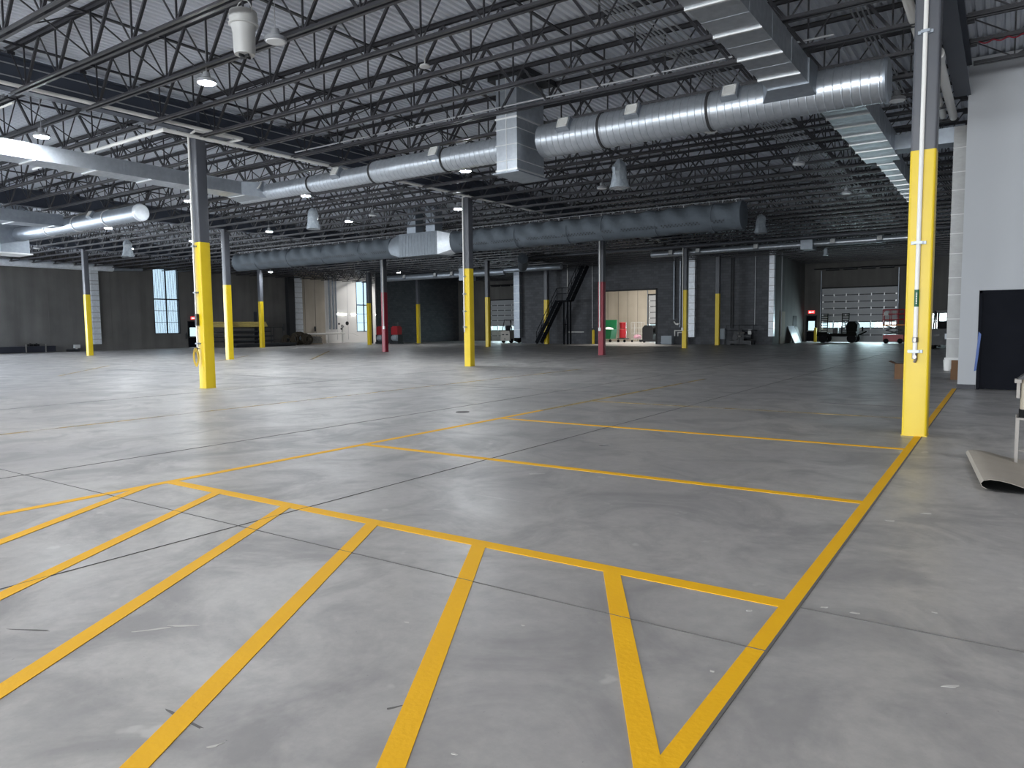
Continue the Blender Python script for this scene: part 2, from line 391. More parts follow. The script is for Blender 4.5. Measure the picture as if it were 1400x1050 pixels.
LWIN=(32.3,34.5,1.2,6.5); LDOOR=(35.15,36.2,0,2.25); LOPENS=[(-11,-3),(3,14.5)]; WWIN=(54.45,56.75,1.13,6.48)
wl=wallY('wall_left',YB,46.4,XL-.3,XL,M['tilt'],[(a,b,0,4.4) for a,b in LOPENS]+[LWIN,LDOOR])
for y in (17.2,20.0,24.45,28.9,31.2,37.0,41.5): part('panel_joint',MB().box(XL,XL+.012,y,y+.035,.02,ZD-.3),M['joint'],wl,smooth=False)
wb=wallY('wall_left_beige',46.4,50.15,XL-.3,XL,M['tiltbeige'])
for y in (47.6,48.9): part('panel_joint',MB().box(XL,XL+.012,y,y+.03,.02,ZD-.3),M['joint'],wb,smooth=False)
ww=wallY('wall_left_white',50.15,YD,XL-.3,XL,M['whitepanel'],[WWIN])
for y in (51.7,53.2,57.2): part('panel_joint',MB().box(XL,XL+.01,y,y+.03,.02,ZD-.3),M['conduit'],ww,smooth=False)
part('base_strip',MB().box(XL,XL+.03,50.2,YD,.0,.3),M['whitepanel'],ww,smooth=False)
# block walls
wallY('wall_block_return',50.6,YD,-50.25,-50,M['block'])
wbk=wallX('wall_block',-35.3,-13.75,YW,YW+.25,M['block'],[(-27.25,-22.6,0,4.28)])
part('opening_frame',MB().box(-27.32,-27.2,YW-.04,YW+.29,0,4.34).box(-22.65,-22.53,YW-.04,YW+.29,0,4.34).box(-27.32,-22.53,YW-.04,YW+.29,4.24,4.36),M['seal'],wbk,smooth=False)
wallY('wall_block_end',YW+.25,YD,-14.0,-13.75,M['tilt'])
wallY('wall_store_side',YW+.25,YD,-35.3,-35.05,M['block'])
# dock wall
DOORS=[(-45.6,-40.15),(-27.5,-22.05),(-12.4,-6.95)]
EXIT2=(-13.62,-12.72,0,2.15); SIDEWIN=(-4.75,-3.6,.95,2.2)
holes=[(a,b,0,4.27) for a,b in DOORS]+[EXIT2,SIDEWIN]
wd=MB()
for a,b,c,d in wall_grid(XL-.3,-35.2,0,ZD+.06,[h for h in holes if h[1]<-35.2]): wd.box(a,b,YD,YD+.3,c,d)
struct('wall_dock_left',wd,M['tilt'],smooth=False)
wd=MB()
for a,b,c,d in wall_grid(-35.2,-14.0,0,ZD+.06,[h for h in holes if -35.2<h[0]<-14]): wd.box(a,b,YD,YD+.3,c,d)
wdm=struct('wall_dock_store',wd,M['tiltbeige'],smooth=False)
for x in (-34,-31.7,-30.6,-29.6,-28.6): part('panel_joint',MB().box(x,x+.03,YD-.012,YD,.02,5.5),M['joint'],wdm,smooth=False)
wd=MB()
for a,b,c,d in wall_grid(-14.0,XR,0,ZD+.06,[h for h in holes if h[0]>=-14]): wd.box(a,b,YD,YD+.3,c,d)
wdr=struct('wall_dock_right',wd,M['tilt'],smooth=False)
for x in (-12.6,-6.7,-5.2,-2.6): part('panel_joint',MB().box(x,x+.03,YD-.012,YD,2.3,ZD-.1),M['joint'],wdr,smooth=False)
for x in (-13.2,-11.2,-9.0,-6.4): part('lifting_recess',MB().box(x,x+.22,YD-.012,YD,4.9,5.7),M['joint'],wdr,smooth=False)
# white office wall on the right
YO=19.05
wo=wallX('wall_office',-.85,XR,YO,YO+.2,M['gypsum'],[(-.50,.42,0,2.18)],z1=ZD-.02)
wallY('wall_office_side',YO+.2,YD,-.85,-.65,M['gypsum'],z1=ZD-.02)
bb=MB().box(-.86,-.505,YO-.015,YO,0,.10).box(.425,XR,YO-.015,YO,0,.10); struct('baseboard_office',bb,M['navytrim'],smooth=False)
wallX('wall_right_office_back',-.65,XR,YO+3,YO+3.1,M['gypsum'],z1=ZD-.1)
wallY('wall_right',YB,YO,XR,XR+.3,M['tilt'])
# wall behind the camera with open roll-up bays
BACK=[(-52,-47),(-42,-37),(-31,-26),(-20.5,-15.5),(-11,-6.5),(-4.5,-.5),(2.0,6.5),(8.5,12.5)]
wallX('wall_back',XL-.3,XR+.3,YB-.3,YB,M['tilt'],[(a,b,.0,4.6) for a,b in BACK])

# ------------------------------------------------------------------ windows and doors
def window_y(name,x,y0,y1,z0,z1,mid,glass_):  # in a wall running along Y
    w=struct(name,MB().box(x-.18,x+.03,y0,y0+.05,z0,z1).box(x-.18,x+.03,y1-.05,y1,z0,z1).box(x-.18,x+.03,y0,y1,z0,z0+.06).box(x-.18,x+.03,y0,y1,z1-.06,z1),M['black'],smooth=False)
    mb=MB(); ym=(y0+y1)/2
    mb.box(x-.14,x-.02,ym-.03,ym+.03,z0,z1).box(x-.14,x-.02,y0,y1,mid-.05,mid+.05)
    for k in (1,2): zz=z0+(mid-z0)*k/3; mb.box(x-.12,x-.05,y0,y1,zz-.018,zz+.018)
    part('mullion',mb,M['black'],w,smooth=False)
    part('pane',MB().box(x-.095,x-.085,y0+.04,y1-.04,z0+.04,z1-.04),glass_,w,smooth=False)
    return w
w1=window_y('window_1',XL,*LWIN,4.02,M['glassblue'])
bl=MB()
for k in range(19): yy=LWIN[0]+.12+k*.109; bl.box(XL-.17,XL-.165,yy,yy+.035,LWIN[2]+.06,LWIN[3]-.06)
part('blind_slats',bl,M['conduit'],w1,smooth=False)
window_y('window_2',XL,*WWIN,3.95,M['glassblue'])
w3=struct('window_3',MB().box(SIDEWIN[0],SIDEWIN[0]+.05,YD-.03,YD+.2,SIDEWIN[2],SIDEWIN[3]).box(SIDEWIN[1]-.05,SIDEWIN[1],YD-.03,YD+.2,SIDEWIN[2],SIDEWIN[3]).box(SIDEWIN[0],SIDEWIN[1],YD-.03,YD+.2,SIDEWIN[2],SIDEWIN[2]+.05).box(SIDEWIN[0],SIDEWIN[1],YD-.03,YD+.2,SIDEWIN[3]-.05,SIDEWIN[3]),M['black'],smooth=False)
part('pane',MB().box(SIDEWIN[0]+.04,SIDEWIN[1]-.04,YD+.06,YD+.07,SIDEWIN[2]+.04,SIDEWIN[3]-.04),M['glass'],w3,smooth=False)

def dock_door(k,a,b):
    d=struct('door_%d'%k,MB().box(a-.1,a,YD-.06,YD+.12,0,4.35).box(b,b+.1,YD-.06,YD+.12,0,4.35).box(a-.1,b+.1,YD-.06,YD+.12,4.27,4.37),M['seal'],smooth=False)
    hs=.534
    for i in range(8):
        z0=i*hs+.003; z1=(i+1)*hs-.004
        if i==2:
            n=6; mb=MB(); w=(b-a)/n
            mb.box(a,b,YD+.02,YD+.07,z0,z0+.06).box(a,b,YD+.02,YD+.07,z1-.05,z1)
            for j in range(n+1):
                xx=a+j*w; mb.box(max(a,xx-.05),min(b,xx+.05),YD+.02,YD+.07,z0,z1)
            pn=part('window_section',mb,M['doorpanel'],d,smooth=False)
            for j in range(n): part('pane',MB().box(a+j*w+.05,a+(j+1)*w-.05,YD+.04,YD+.046,z0+.06,z1-.05),M['glass'],pn,smooth=False)
        else:
            mb=MB().box(a,b,YD+.02,YD+.07,z0,z1)
            part('door_section',mb,M['doorpanel'],d,smooth=False)
    for i in range(1,8): part('section_seam',MB().box(a,b,YD+.012,YD+.022,i*hs-.028,i*hs+.028),M['seal'],d,smooth=False)
    for i in range(1,8):
        mb=MB()
        for j in range(1,6):
            xx=a+j*(b-a)/6; mb.box(xx-.03,xx+.03,YD-.005,YD+.025,i*hs-.10,i*hs+.10)
        mb.box(a+.03,a+.14,YD-.005,YD+.025,i*hs-.06,i*hs+.06).box(b-.14,b-.03,YD-.005,YD+.025,i*hs-.06,i*hs+.06)
        part('hinge',mb,M['galvbright'],d,'bright metal hinges',smooth=False)
    part('seal_line',MB().box(a,b,YD+.045,YD+.06,0,4.27),M['seal'],d,smooth=False) if False else None
    t=MB().box(a-.09,a-.03,YD-.12,YD-.04,0,5.7).box(b+.03,b+.09,YD-.12,YD-.04,0,5.7)
    part('door_track',t,M['galvdull'],d,smooth=False)
    s=MB().tube((a-.6,YD-.2,5.85),(b+.6,YD-.2,5.85),.05,10)
    for j in range(4):
        xx=a+.3+j*1.3; s.tube((xx,YD-.2,5.80),(xx+1.0,YD-.2,5.80),.11,12)
    part('torsion_shaft',s,M['black'],d)
    return d
for k,(a,b) in enumerate(DOORS): dock_door(k+1,a,b)

def letters_exit(o,axis,c,s,face):
    """EXIT in block strokes. axis 'x': text runs along +X facing -Y ; axis 'y': runs along +Y facing +X"""
    G={'E':[(0,0,.2,1),(0,0,.7,.18),(0,.41,.6,.59),(0,.82,.7,1)],'I':[(.25,0,.45,1)],'T':[(.25,0,.45,1),(0,.82,.7,1)]}
    mb=MB(); x=0
    for ch in 'EXIT':
        if ch=='X':
            for sg in (0,1):
                a=(x+(.7 if sg else 0),0); b=(x+(0 if sg else .7),1)
                p0=(a[0]*s,a[1]*s);p1=(b[0]*s,b[1]*s)
                if axis=='x': mb.bar((c[0]+p0[0],face-.003,c[2]+p0[1]),(c[0]+p1[0],face-.003,c[2]+p1[1]),.2*s,.006,(0,1,0))
                else: mb.bar((face+.003,c[1]+p0[0],c[2]+p0[1]),(face+.003,c[1]+p1[0],c[2]+p1[1]),.2*s,.006,(1,0,0))
        else:
            for u0,v0,u1,v1 in G[ch]:
                if axis=='x': mb.box(c[0]+(x+u0)*s,c[0]+(x+u1)*s,face-.006,face,c[2]+v0*s,c[2]+v1*s)
                else: mb.box(face,face+.006,c[1]+(x+u0)*s,c[1]+(x+u1)*s,c[2]+v0*s,c[2]+v1*s)
        x+=.9
    part('lettering',mb,M['signwhite'],o,'glowing pale EXIT letters',smooth=False)

# exit door, left wall
y0,y1,z0,z1=LDOOR
d=struct('door_4',MB().box(XL-.2,XL+.03,y0,y0+.06,0,z1).box(XL-.2,XL+.03,y1-.06,y1,0,z1).box(XL-.2,XL+.03,y0,y1,z1-.06,z1),M['black'],smooth=False)
lf=MB()
for a,b,c,e in wall_grid(y0+.06,y1-.06,.01,z1-.06,[(y0+.22,y1-.22,.95,1.70)]): lf.box(XL-.10,XL-.05,a,b,c,e)
lf=part('door_leaf',lf,M['doorblack'],d,smooth=False)
part('pane',MB().box(XL-.08,XL-.07,y0+.2,y1-.2,.93,1.72),M['glass'],lf,smooth=False)
part('push_bar',MB().box(XL-.05,XL+.0,y0+.12,y1-.12,.86,.91),M['chrome'],lf,smooth=False)
e=solo('exit_sign',MB().box(XL+.02,XL+.07,35.45,35.95,2.38,2.62),M['exitred'],'red lit EXIT sign over the black door in the left wall','sign',smooth=False)
letters_exit(e,'y',(0,35.52,2.43),.105,XL+.07)
ex=MB().lathe([(.02,0),(.07,.02),(.07,.42),(.03,.48),(.03,.54)],(XL+.12,34.95,.75)); solo('fire_extinguisher',ex,M['machine'],'dark fire extinguisher on the left wall beside the exit door','fire extinguisher')
# exit door, dock wall
a,b,_,z1=EXIT2
d=struct('door_5',MB().box(a,a+.06,YD-.03,YD+.2,0,z1).box(b-.06,b,YD-.03,YD+.2,0,z1).box(a,b,YD-.03,YD+.2,z1-.06,z1),M['black'],smooth=False)
lf=MB()
for p,q,c,e in wall_grid(a+.06,b-.06,.01,z1-.06,[(a+.2,b-.2,.93,1.68)]): lf.box(p,q,YD+.05,YD+.10,c,e)
lf=part('door_leaf',lf,M['doorblack'],d,smooth=False)
part('pane',MB().box(a+.18,b-.18,YD+.07,YD+.08,.91,1.70),M['glass'],lf,smooth=False)
part('push_bar',MB().box(a+.12,b-.12,YD+.0,YD+.05,.84,.89),M['chrome'],lf,smooth=False)
e=solo('exit_sign',MB().box(-13.42,-12.92,YD-.07,YD-.02,2.30,2.54),M['exitred'],'red lit EXIT sign over the black door left of the wide dock door','sign',smooth=False)
letters_exit(e,'x',(-13.35,0,2.35),.105,YD-.07)
# black office door
d=struct('door_6',MB().box(-.50,-.44,YO-.02,YO+.15,0,2.18).box(.36,.42,YO-.02,YO+.15,0,2.18).box(-.50,.42,YO-.02,YO+.15,2.12,2.18),M['doorblack'],smooth=False)
lf=part('door_leaf',MB().box(-.44,.36,YO+.02,YO+.07,.01,2.12),M['doorblack'],d,smooth=False)
part('door_handle',MB().bar((.20,YO-.03,.96),(.33,YO-.03,.96),.02).tube((.31,YO-.03,.96),(.31,YO+.02,.96),.02),M['doorblack'],lf)
bf=MB().add([(-.485,YO-.03,1.28),(-.435,YO-.035,1.22),(-.50,YO-.03,.42),(-.545,YO-.025,.40),(-.485,YO-.024,1.28),(-.435,YO-.028,1.22),(-.50,YO-.023,.42),(-.545,YO-.018,.40)],[(0,1,2,3),(7,6,5,4),(0,4,5,1),(1,5,6,2),(2,6,7,3),(3,7,4,0)])
solo('masking_film',bf,M['blue'],'blue strip of masking film hanging on the black office door jamb','film',smooth=False)
# narrow dark door on the end of the block room
d=struct('door_7',MB().box(-13.75,-13.72,59.2,60.4,0,2.1),M['doorblack'],smooth=False)

# ------------------------------------------------------------------ girders
def girder(i,x,y0,y1,label):
    t=thing('roof_girder',(x,y0,6.42),label,'beam')
    mb=MB().box(x-.15,x+.15,y0,y1,6.42,6.445).box(x-.15,x+.15,y0,y1,7.05,7.08).box(x-.010,x+.010,y0,y1,6.445,7.05)
    part('beam',mb,M['girder'],t,smooth=False)
    st=MB()
    y=y0+1.4
    for yc in YC:
        if y0<yc<y1: st.box(x-.14,x-.01,yc-.01,yc+.01,6.445,7.05).box(x+.01,x+.14,yc-.01,yc+.01,6.445,7.05)
    part('stiffener',st,M['girder'],t,smooth=False)
girder(0,XC[0],YB,YO-.02,'deep dark steel girder running beside the top of the white wall')
girder(1,XC[1],YB,YW-.1,'deep navy steel girder over the front left yellow column')
girder(2,XC[2],YB,YW-.1,'deep dark steel girder over the row with the left red column')
girder(3,XC[3],YB,YD,'deep dark steel girder nearest the left concrete wall')

# ------------------------------------------------------------------ joists
def joist_parts(L,zb,zt):
    n=max(4,round(L/1.333)); n-= n%2
    dx=L/n; top=MB(); bot=MB(); webs=[]
    for s in (-1,1):
        y=s*.030
        top.box(-.04,L+.04,min(y,y+s*.055),max(y,y+s*.055),zt+.048,zt+.055).box(-.04,L+.04,min(y,y+s*.007),max(y,y+s*.007),zt-.005,zt+.048)
        bot.box(.05,L-.05,min(y,y+s*.055),max(y,y+s*.055),zb-.04,zb-.032).box(.05,L-.05,min(y,y+s*.008),max(y,y+s*.008),zb-.032,zb+.03)
    for e in (-.1,L-.1+.0): top.box(e,e+.2,-.07,.07,zt-.065,zt-.005)
    zt_=zt+.01; zb_=zb
    nodes=[dx*(k+.5) for k in range(n)]
    for k,xb in enumerate(nodes):
        left=xb<L/2
        tl=dx*k; tr=dx*(k+1)
        tl=max(tl,.05); tr=min(tr,L-.05)
        thick=(.045,.045); thin=(.022,.022)
        a,b=(thin,thick) if left else (thick,thin)
        webs.append(((tl,0,zt_),(xb-.03,0,zb_),a)); webs.append(((xb+.03,0,zb_),(tr,0,zt_),b)); webs.append(((xb,0,zb_),(xb,0,zt_),(.026,.026)))
    return top,bot,webs
JCACHE={}
def joist_mesh(key,L,zb,zt):
    if key not in JCACHE:
        top,bot,webs=joist_parts(L,zb,zt)
        wm=[MB().bar(p,q,*w) .mesh('web_member',M['joist'],smooth=False) for p,q,w in webs]
        allw=MB(); 
        for p,q,w in webs: allw.bar(p,q,*w)
        full=MB()
        for m in (top,bot,allw): full.add(m.v,m.f)
        JCACHE[key]=dict(top=top.mesh('top_chord',M['joist'],smooth=False),bot=bot.mesh('bottom_chord',M['joist'],smooth=False),web=allw.mesh('web',M['joist'],smooth=False),webs=wm,full=full.mesh('roof_joist',M['joist'],smooth=False))
    return JCACHE[key]
BAYS=[('right',-.78,XR-.05,6.74,'above the white office wall'),('wide',XC[1]+.1,XC[0]-.1,ZB,'over the striped stalls'),('second',XC[2]+.1,XC[1]-.1,ZB,'behind the front left column row'),('third',XC[3]+.1,XC[2]-.1,ZB,'behind the left red column row'),('left',XL+.12,XC[3]-.1,ZB,'beside the left concrete wall')]
for bi,(bn,xa,xb,zb,where) in enumerate(BAYS):
    cnt=0; XA,XB=xa,xb
    for k in range(-9,38):
        y=JY0+JS*k
        if y>YD-.2 or y<YB+.5: continue
        if bn=='right' and y>YO-.3: continue
        if bn in('second','wide') and y>YW-.2:
            if bn=='second': continue
        xa,xb=XA,XB
        if y>YW-.15:
            if bn=='wide': xa=-13.6
            if bn=='third': xb=-35.45
        if bn=='left' and y>50.5: xb=-50.4
        L=xb-xa; J=joist_mesh((bn,round(L,2)),L,zb,ZT-.005)
        pts=[(xa+(xb-xa)*t/12,y,z) for t in range(13) for z in (zb,ZT)]
        if not any(seen(p,10,10) for p in pts): continue
        cnt+=1
        lab='black open-web roof joist %s, %s one back from the camera'%(where,ordinal(cnt))
        grp='roof joists '+where
        near=(bn=='wide' and y<17.2) or (bn=='second' and y<10) or bn=='right'
        if y<34:
            t=thing('roof_joist',(xa,y,0),lab,'joist',grp)
            link('top_chord',J['top'],t); link('bottom_chord',J['bot'],t)
            if near:
                for w in J['webs']: link('web_member',w,t)
            else: link('web',J['web'],t)
        else:
            tag(link('roof_joist',J['full'],None,(xa,y,0)),lab,'joist',grp)
# bridging lines running along Y between joists
def bridging(x,z0,y0,y1,diag,label):
    mb=MB().box(x-.03,x+.03,y0,y1,z0,z0+.006).box(x-.003,x+.003,y0,y1,z0,z0+.045)
    t=thing('bridging_line',(x,y0,z0),label,'brace'); part('bridging_angle',mb,M['joist'],t,smooth=False)
    if diag:
        dm=MB(); k=0
        y=JY0+JS*math.ceil((y0-JY0)/JS)
        while y+JS<=y1+.01:
            if k%1==0:
                dm.bar((x+.02,y,ZB+.05),(x+.02,y+JS,ZT-.03),.022); dm.bar((x-.02,y,ZT-.03),(x-.02,y+JS,ZB+.05),.022)
            y+=JS; k+=1
        part('cross_brace',dm,M['joist'],t,smooth=False)
BW={1:('over the striped stalls',['nearest the front left column','second from the front left column','third from the front left column','fourth from the front left column','nearest the right column']),
    2:('beyond the front left column row',['nearest the left red column row','at its middle','nearest the front left column row']),
    3:('beyond the left red column row',['nearest the left wall','at its middle','nearest the left red column'])}
for bi,fr in ((1,(.04,.205,.39,.61,.795)),(2,(.2,.5,.8)),(3,(.2,.5,.8))):
    bn,xa,xb,zb,where=BAYS[bi]; y0=JY0-JS*(6 if bi==1 else 5); y1=YD-.9 if bi==1 else YW-.4
    for q,f in enumerate(fr):
        x=xa+(xb-xa)*f
        bridging(x,ZT-.06,y0,y1,q in (1,4) if bi==1 else q!=1,'black bridging angle %s, %s'%(BW[bi][0],BW[bi][1][q]))

# ------------------------------------------------------------------ columns
def rsq(h,b,n=4):
    P=[]
    for cx,cy,a0 in ((1,1,0),(-1,1,90),(-1,-1,180),(1,-1,270)):
        for i in range(n+1):
            a=radians(a0+90*i/n); P.append((cx*(h-b)+b*cos(a),cy*(h-b)+b*sin(a)))
    return P
colm={}
def column(x,y,label,paint='yellow',z1=6.42,hw=.145,sl=3.70):
    key=(paint,hw,z1,sl)
    t=thing('steel_column',(x,y,0),label,'column')
    if key not in colm:
        s=MB().prism([(a,b) for a,b in rsq(hw,.03)],sl,z1,'z').mesh('shaft',M['colgrey'])
        p=MB().prism([(a,b) for a,b in rsq(hw+.002,.03)],.012,sl,'z').mesh('painted_shaft',M[paint])
        bpl=MB().box(-.152,.152,-.152,.152,0,.012).mesh('base_plate',M[paint],smooth=False)
        cp=MB().box(-.2,.2,-.2,.2,z1-.03,z1).mesh('cap_plate',M['colgrey'],smooth=False)
        colm[key]=(s,p,bpl,cp)
    for nme,me in zip(('shaft','painted_shaft','base_plate','cap_plate'),colm[key]): link(nme,me,t)
    t.children[1]['label']='%s painted lower shaft'%paint; t.children[0]['label']='dark grey upper shaft'
    return t
C={}
column(XC[0],YC[0],'tall yellow column standing on the floor stripe at right, white pipe down its face')
column(XC[1],YC[0],'yellow column at front left with a coiled yellow cord on it')
column(XC[2],YC[1],'yellow column just right of and well behind the front left one')
column(XC[3],YC[1],'yellow column before the silver riser on the left concrete wall')
column(-49.6,37.0,'yellow column beside the rack of long yellow tubes',hw=.15)
column(-47.0,46.4,'yellow column in front of the tall window in the white wall')
column(XC[2],YC[2],'red column in front of the red fire pumps at left','red')
column(XC[3],YC[4],'slim yellow column against the dark block wall right of the left red column')
column(XC[1],YC[1],'yellow column with white conduit near the middle of the hall')
column(XC[2],YC[3],'yellow column in front of the left grey dock door')
column(-32.0,YC[4]+.2,'yellow column behind the foot of the black stair',hw=.17)
column(XC[1],YC[2],'red column at the left edge of the bright doorway','red')
column(XC[1],YC[3]+.6,'yellow column before the white pipes and grey boxes on the block wall')
column(XC[1]-.3,YC[4]-.2,'yellow column left of the black machine skid and grey cabinet')

def clamp(parent,x,y,z,w=.16):
    mb=MB().box(x-w,x+w,y-.0,y+.035,z-.02,z+.02).box(x-.05,x+.05,y-.05,y-.0,z-.018,z+.018)
    part('pipe_clamp',mb,M['galvdull'],parent,smooth=False)
# white drop pipe on the right column
xp,yp=-.965,YC[0]-.145-.045
t=thing('drop_pipe',(xp,yp,.95),'white air pipe strapped to the front of the right yellow column','pipe')
part('pipe',MB().tube((xp,yp,1.13),(xp,yp,6.6),.027,14),M['white'],t)
for z in (1.12,2.52,5.15): clamp(t,xp,yp+.01,z,.085)
part('pipe_label',MB().tube((xp,yp,1.70),(xp,yp,1.92),.0285,14),M['greenlabel'],t,'green pipe marker')
tx=MB()
for k in range(7): tx.box(xp-.007,xp+.007,yp-.031,yp-.0287,1.735+k*.022,1.748+k*.022)
part('marker_lettering',tx,M['white'],t,'pale letters on the green marker',smooth=False)
part('valve',MB().lathe([(.02,0),(.036,.01),(.036,.07),(.02,.08)],(xp,yp,1.23),n=14).tube((xp,yp-.03,1.27),(xp,yp-.06,1.27),.014),M['chrome'],t)
part('drain_cock',MB().tube((xp,yp,1.02),(xp,yp,1.10),.032,14).tube((xp,yp-.03,1.05),(xp,yp-.036,1.05),.022,12).tube((xp,yp,.98),(xp+.02,yp-.02,1.03),.018),M['chrome'],t)
# front-left column drop + cord
xp,yp=XC[1]-.06,YC[0]-.195
t=thing('drop_pipe',(xp,yp,1.0),'white conduit on the front left yellow column, turning in along the girder','pipe')
part('pipe',MB().path([(xp,yp,1.05),(xp,yp,6.32),(xp+.3,yp,6.40),(XC[1]+.32,yp+1.0,6.40)],.024,10),M['white'],t)
for z in (1.15,2.44,3.6): clamp(t,xp,yp+.01,z,.08)
part('control_box',MB().box(xp-.03,xp+.05,yp-.03,yp+.04,1.6,1.9),M['machine'],t,smooth=False)
t=thing('cord_coil',(xp,yp-.05,.6),'coiled yellow cord hanging on the front left yellow column','cord')
pts=[]
for i in range(90):
    a=i/90*2*pi*6; pts.append((xp-.02+(.10+.02*sin(a*.31))*sin(a),yp-.045-.012*cos(a*.5),.80+(.20+.04*cos(a*.23))*cos(a)))
part('cord',MB().path(pts,.009,5),M['cord'],t); part('hook',MB().tube((xp,yp-.07,1.02),(xp,yp+.05,1.02),.01),M['machine'],t)
# mid column conduit
xp,yp=XC[1]-.08,YC[1]-.19
t=thing('drop_pipe',(xp,yp,1.2),'white conduit on the yellow column near the middle of the hall','pipe')
part('pipe',MB().path([(xp,yp,1.3),(xp,yp,6.36),(XC[1]+.22,yp,6.40)],.024,10),M['white'],t)
for z in (1.5,2.1,2.75,3.4): clamp(t,xp,yp+.01,z,.08)
# red column and far drop conduits
for cx,cy,lab,hh in ((XC[1]-.03,YC[2]-.19,'white conduit down the red column by the bright doorway',1.4),(XC[2]+.10,YC[2]-.19,'white conduit on the left red column',1.6),(XC[1]-.10,YC[3]+.42,'grey conduit on the yellow column before the grey boxes',1.3)):
    solo('drop_pipe',MB().tube((cx,cy,hh),(cx,cy,6.4),.03,8).box(cx-.06,cx+.06,cy-.03,cy+.06,hh-.18,hh),M['white'],lab,'pipe')

# ------------------------------------------------------------------ ducts
def ridged(x0,x1,r,y,z,step=.15,n=36,amp=.007):
    mb=MB(); rings=[]; x=x0
    while x<x1-1e-6:
        e=min(x+step,x1)
        for xx,rr in ((x,r),(x+step*.84,r),(x+step*.90,r+amp),(x+step*.95,r+amp)):
            if xx<e: rings.append(mb.ring((xx,y,z),(1,0,0),rr,n))
        x=e
    rings.append(mb.ring((x1,y,z),(1,0,0),r,n)); mb.loft(rings); return mb
def register(parent,x,y,z,r,ang=25,w=.26,h=.24,flip=1):
    """square supply grille standing off the side of a round duct, facing -Y"""
    a=radians(ang); cy=y-cos(a)*(r+.06); cz=z+sin(a)*(r+.06)
    n=Vector((0,-cos(a),sin(a))); u=Vector((0,sin(a),cos(a))); 
    def P(dx,du,dn): 
        p=Vector((x,cy,cz))+u*du+n*dn; return (p.x+dx,p.y,p.z)
    mb=MB(); q=[(-w/2-.03,-h/2-.03),(w/2+.03,-h/2-.03),(w/2+.03,h/2+.03),(-w/2-.03,h/2+.03)]
    mb.add([P(a_,b_,-.14) for a_,b_ in q]+[P(a_,b_,.035) for a_,b_ in q],[(0,1,2,3),(7,6,5,4),(0,4,5,1),(1,5,6,2),(2,6,7,3),(3,7,4,0)])
    g=part('supply_register',mb,M['galvdull'],parent,smooth=False)
    fr=MB()
    for a0,a1,b0,b1 in ((-w/2,w/2,h/2-.03,h/2),(-w/2,w/2,-h/2,-h/2+.03),(-w/2,-w/2+.03,-h/2,h/2),(w/2-.03,w/2,-h/2,h/2)):
        qq=[(a0,b0),(a1,b0),(a1,b1),(a0,b1)]
        fr.add([P(c,d,.035) for c,d in qq]+[P(c,d,.055) for c,d in qq],[(0,1,2,3),(7,6,5,4),(0,4,5,1),(1,5,6,2),(2,6,7,3),(3,7,4,0)])
    for k in range(9):
        b0=-h/2+.035+k*(h-.07)/9; qq=[(-w/2+.03,b0),(w/2-.03,b0),(w/2-.03,b0+.012),(-w/2+.03,b0+.012)]
        fr.add([P(c,d,.035) for c,d in qq]+[P(c,d,.048) for c,d in qq],[(0,1,2,3),(7,6,5,4),(0,4,5,1),(1,5,6,2),(2,6,7,3),(3,7,4,0)])
    part('register_face',fr,M['grille'],g,'pale louvred face',smooth=False)
def band(parent,x,r,y,z,w=.05,m='seal'):
    mb=MB(); mb.loft([mb.ring((x,y,z),(1,0,0),r,36),mb.ring((x,y,z),(1,0,0),r+.018,36),mb.ring((x+w,y,z),(1,0,0),r+.018,36),mb.ring((x+w,y,z),(1,0,0),r,36)],False)
    part('joint_band',mb,M[m],parent)
YM=14.6; ZM=5.76
t=thing('spiral_duct',(-10,YM,ZM),'big silver spiral duct hung across the hall above the striped stalls','duct')
part('duct_body',ridged(-9.0,-1.87,.37,YM,ZM),M['galv'],t)
part('duct_reducer',ridged(-14.4,-9.5,.29,YM,ZM-.02),M['galv'],t)
part('duct_end_run',ridged(-20.3,-14.4,.235,YM,ZM-.04),M['galv'],t)
part('end_cap',MB().lathe([(.02,.03),(.36,.03),(.385,.0),(.385,-.04)],(-1.87,YM,ZM),(1,0,0),36),M['galvdull'],t)
for x,r,z in ((-7.45,.37,ZM),(-5.05,.37,ZM),(-11.9,.29,ZM-.02),(-14.42,.29,ZM-.02),(-17.0,.235,ZM-.04)): band(t,x,r,YM,z)
for x,r in ((-4.55,.37),(-6.6,.37),(-8.25,.37),(-12.05,.29),(-15.7,.235),(-19.1,.235)): register(t,x,YM,ZM-(0 if r>.3 else .03),r,28)
# plenum drop box
t=thing('plenum_box',(-9.5,YM,5.0),'tall galvanised plenum box dropping from the roof into the spiral duct','duct')
pm=MB().box(-9.78,-9.22,13.82,14.97,5.0,7.18); part('casing',pm,M['galv'],t,smooth=False)
for z in (5.03,5.25,5.6,5.95,6.18,6.85): part('seam',MB().box(-9.80,-9.20,13.80,14.99,z,z+(.035 if z in (5.03,6.18,6.85) else .012)),M['galvbright'],t,smooth=False)
part('standing_seam',MB().box(-9.51,-9.495,13.805,13.82,5.0,7.1),M['galvbright'],t,smooth=False)
part('bottom_flange',MB().box(-9.86,-9.14,13.76,15.03,4.97,5.0),M['galvdull'],t,smooth=False)
part('roof_curb',MB().box(-10.0,-8.9,13.8,14.99,7.08,7.2),M['machine'],t,smooth=False)
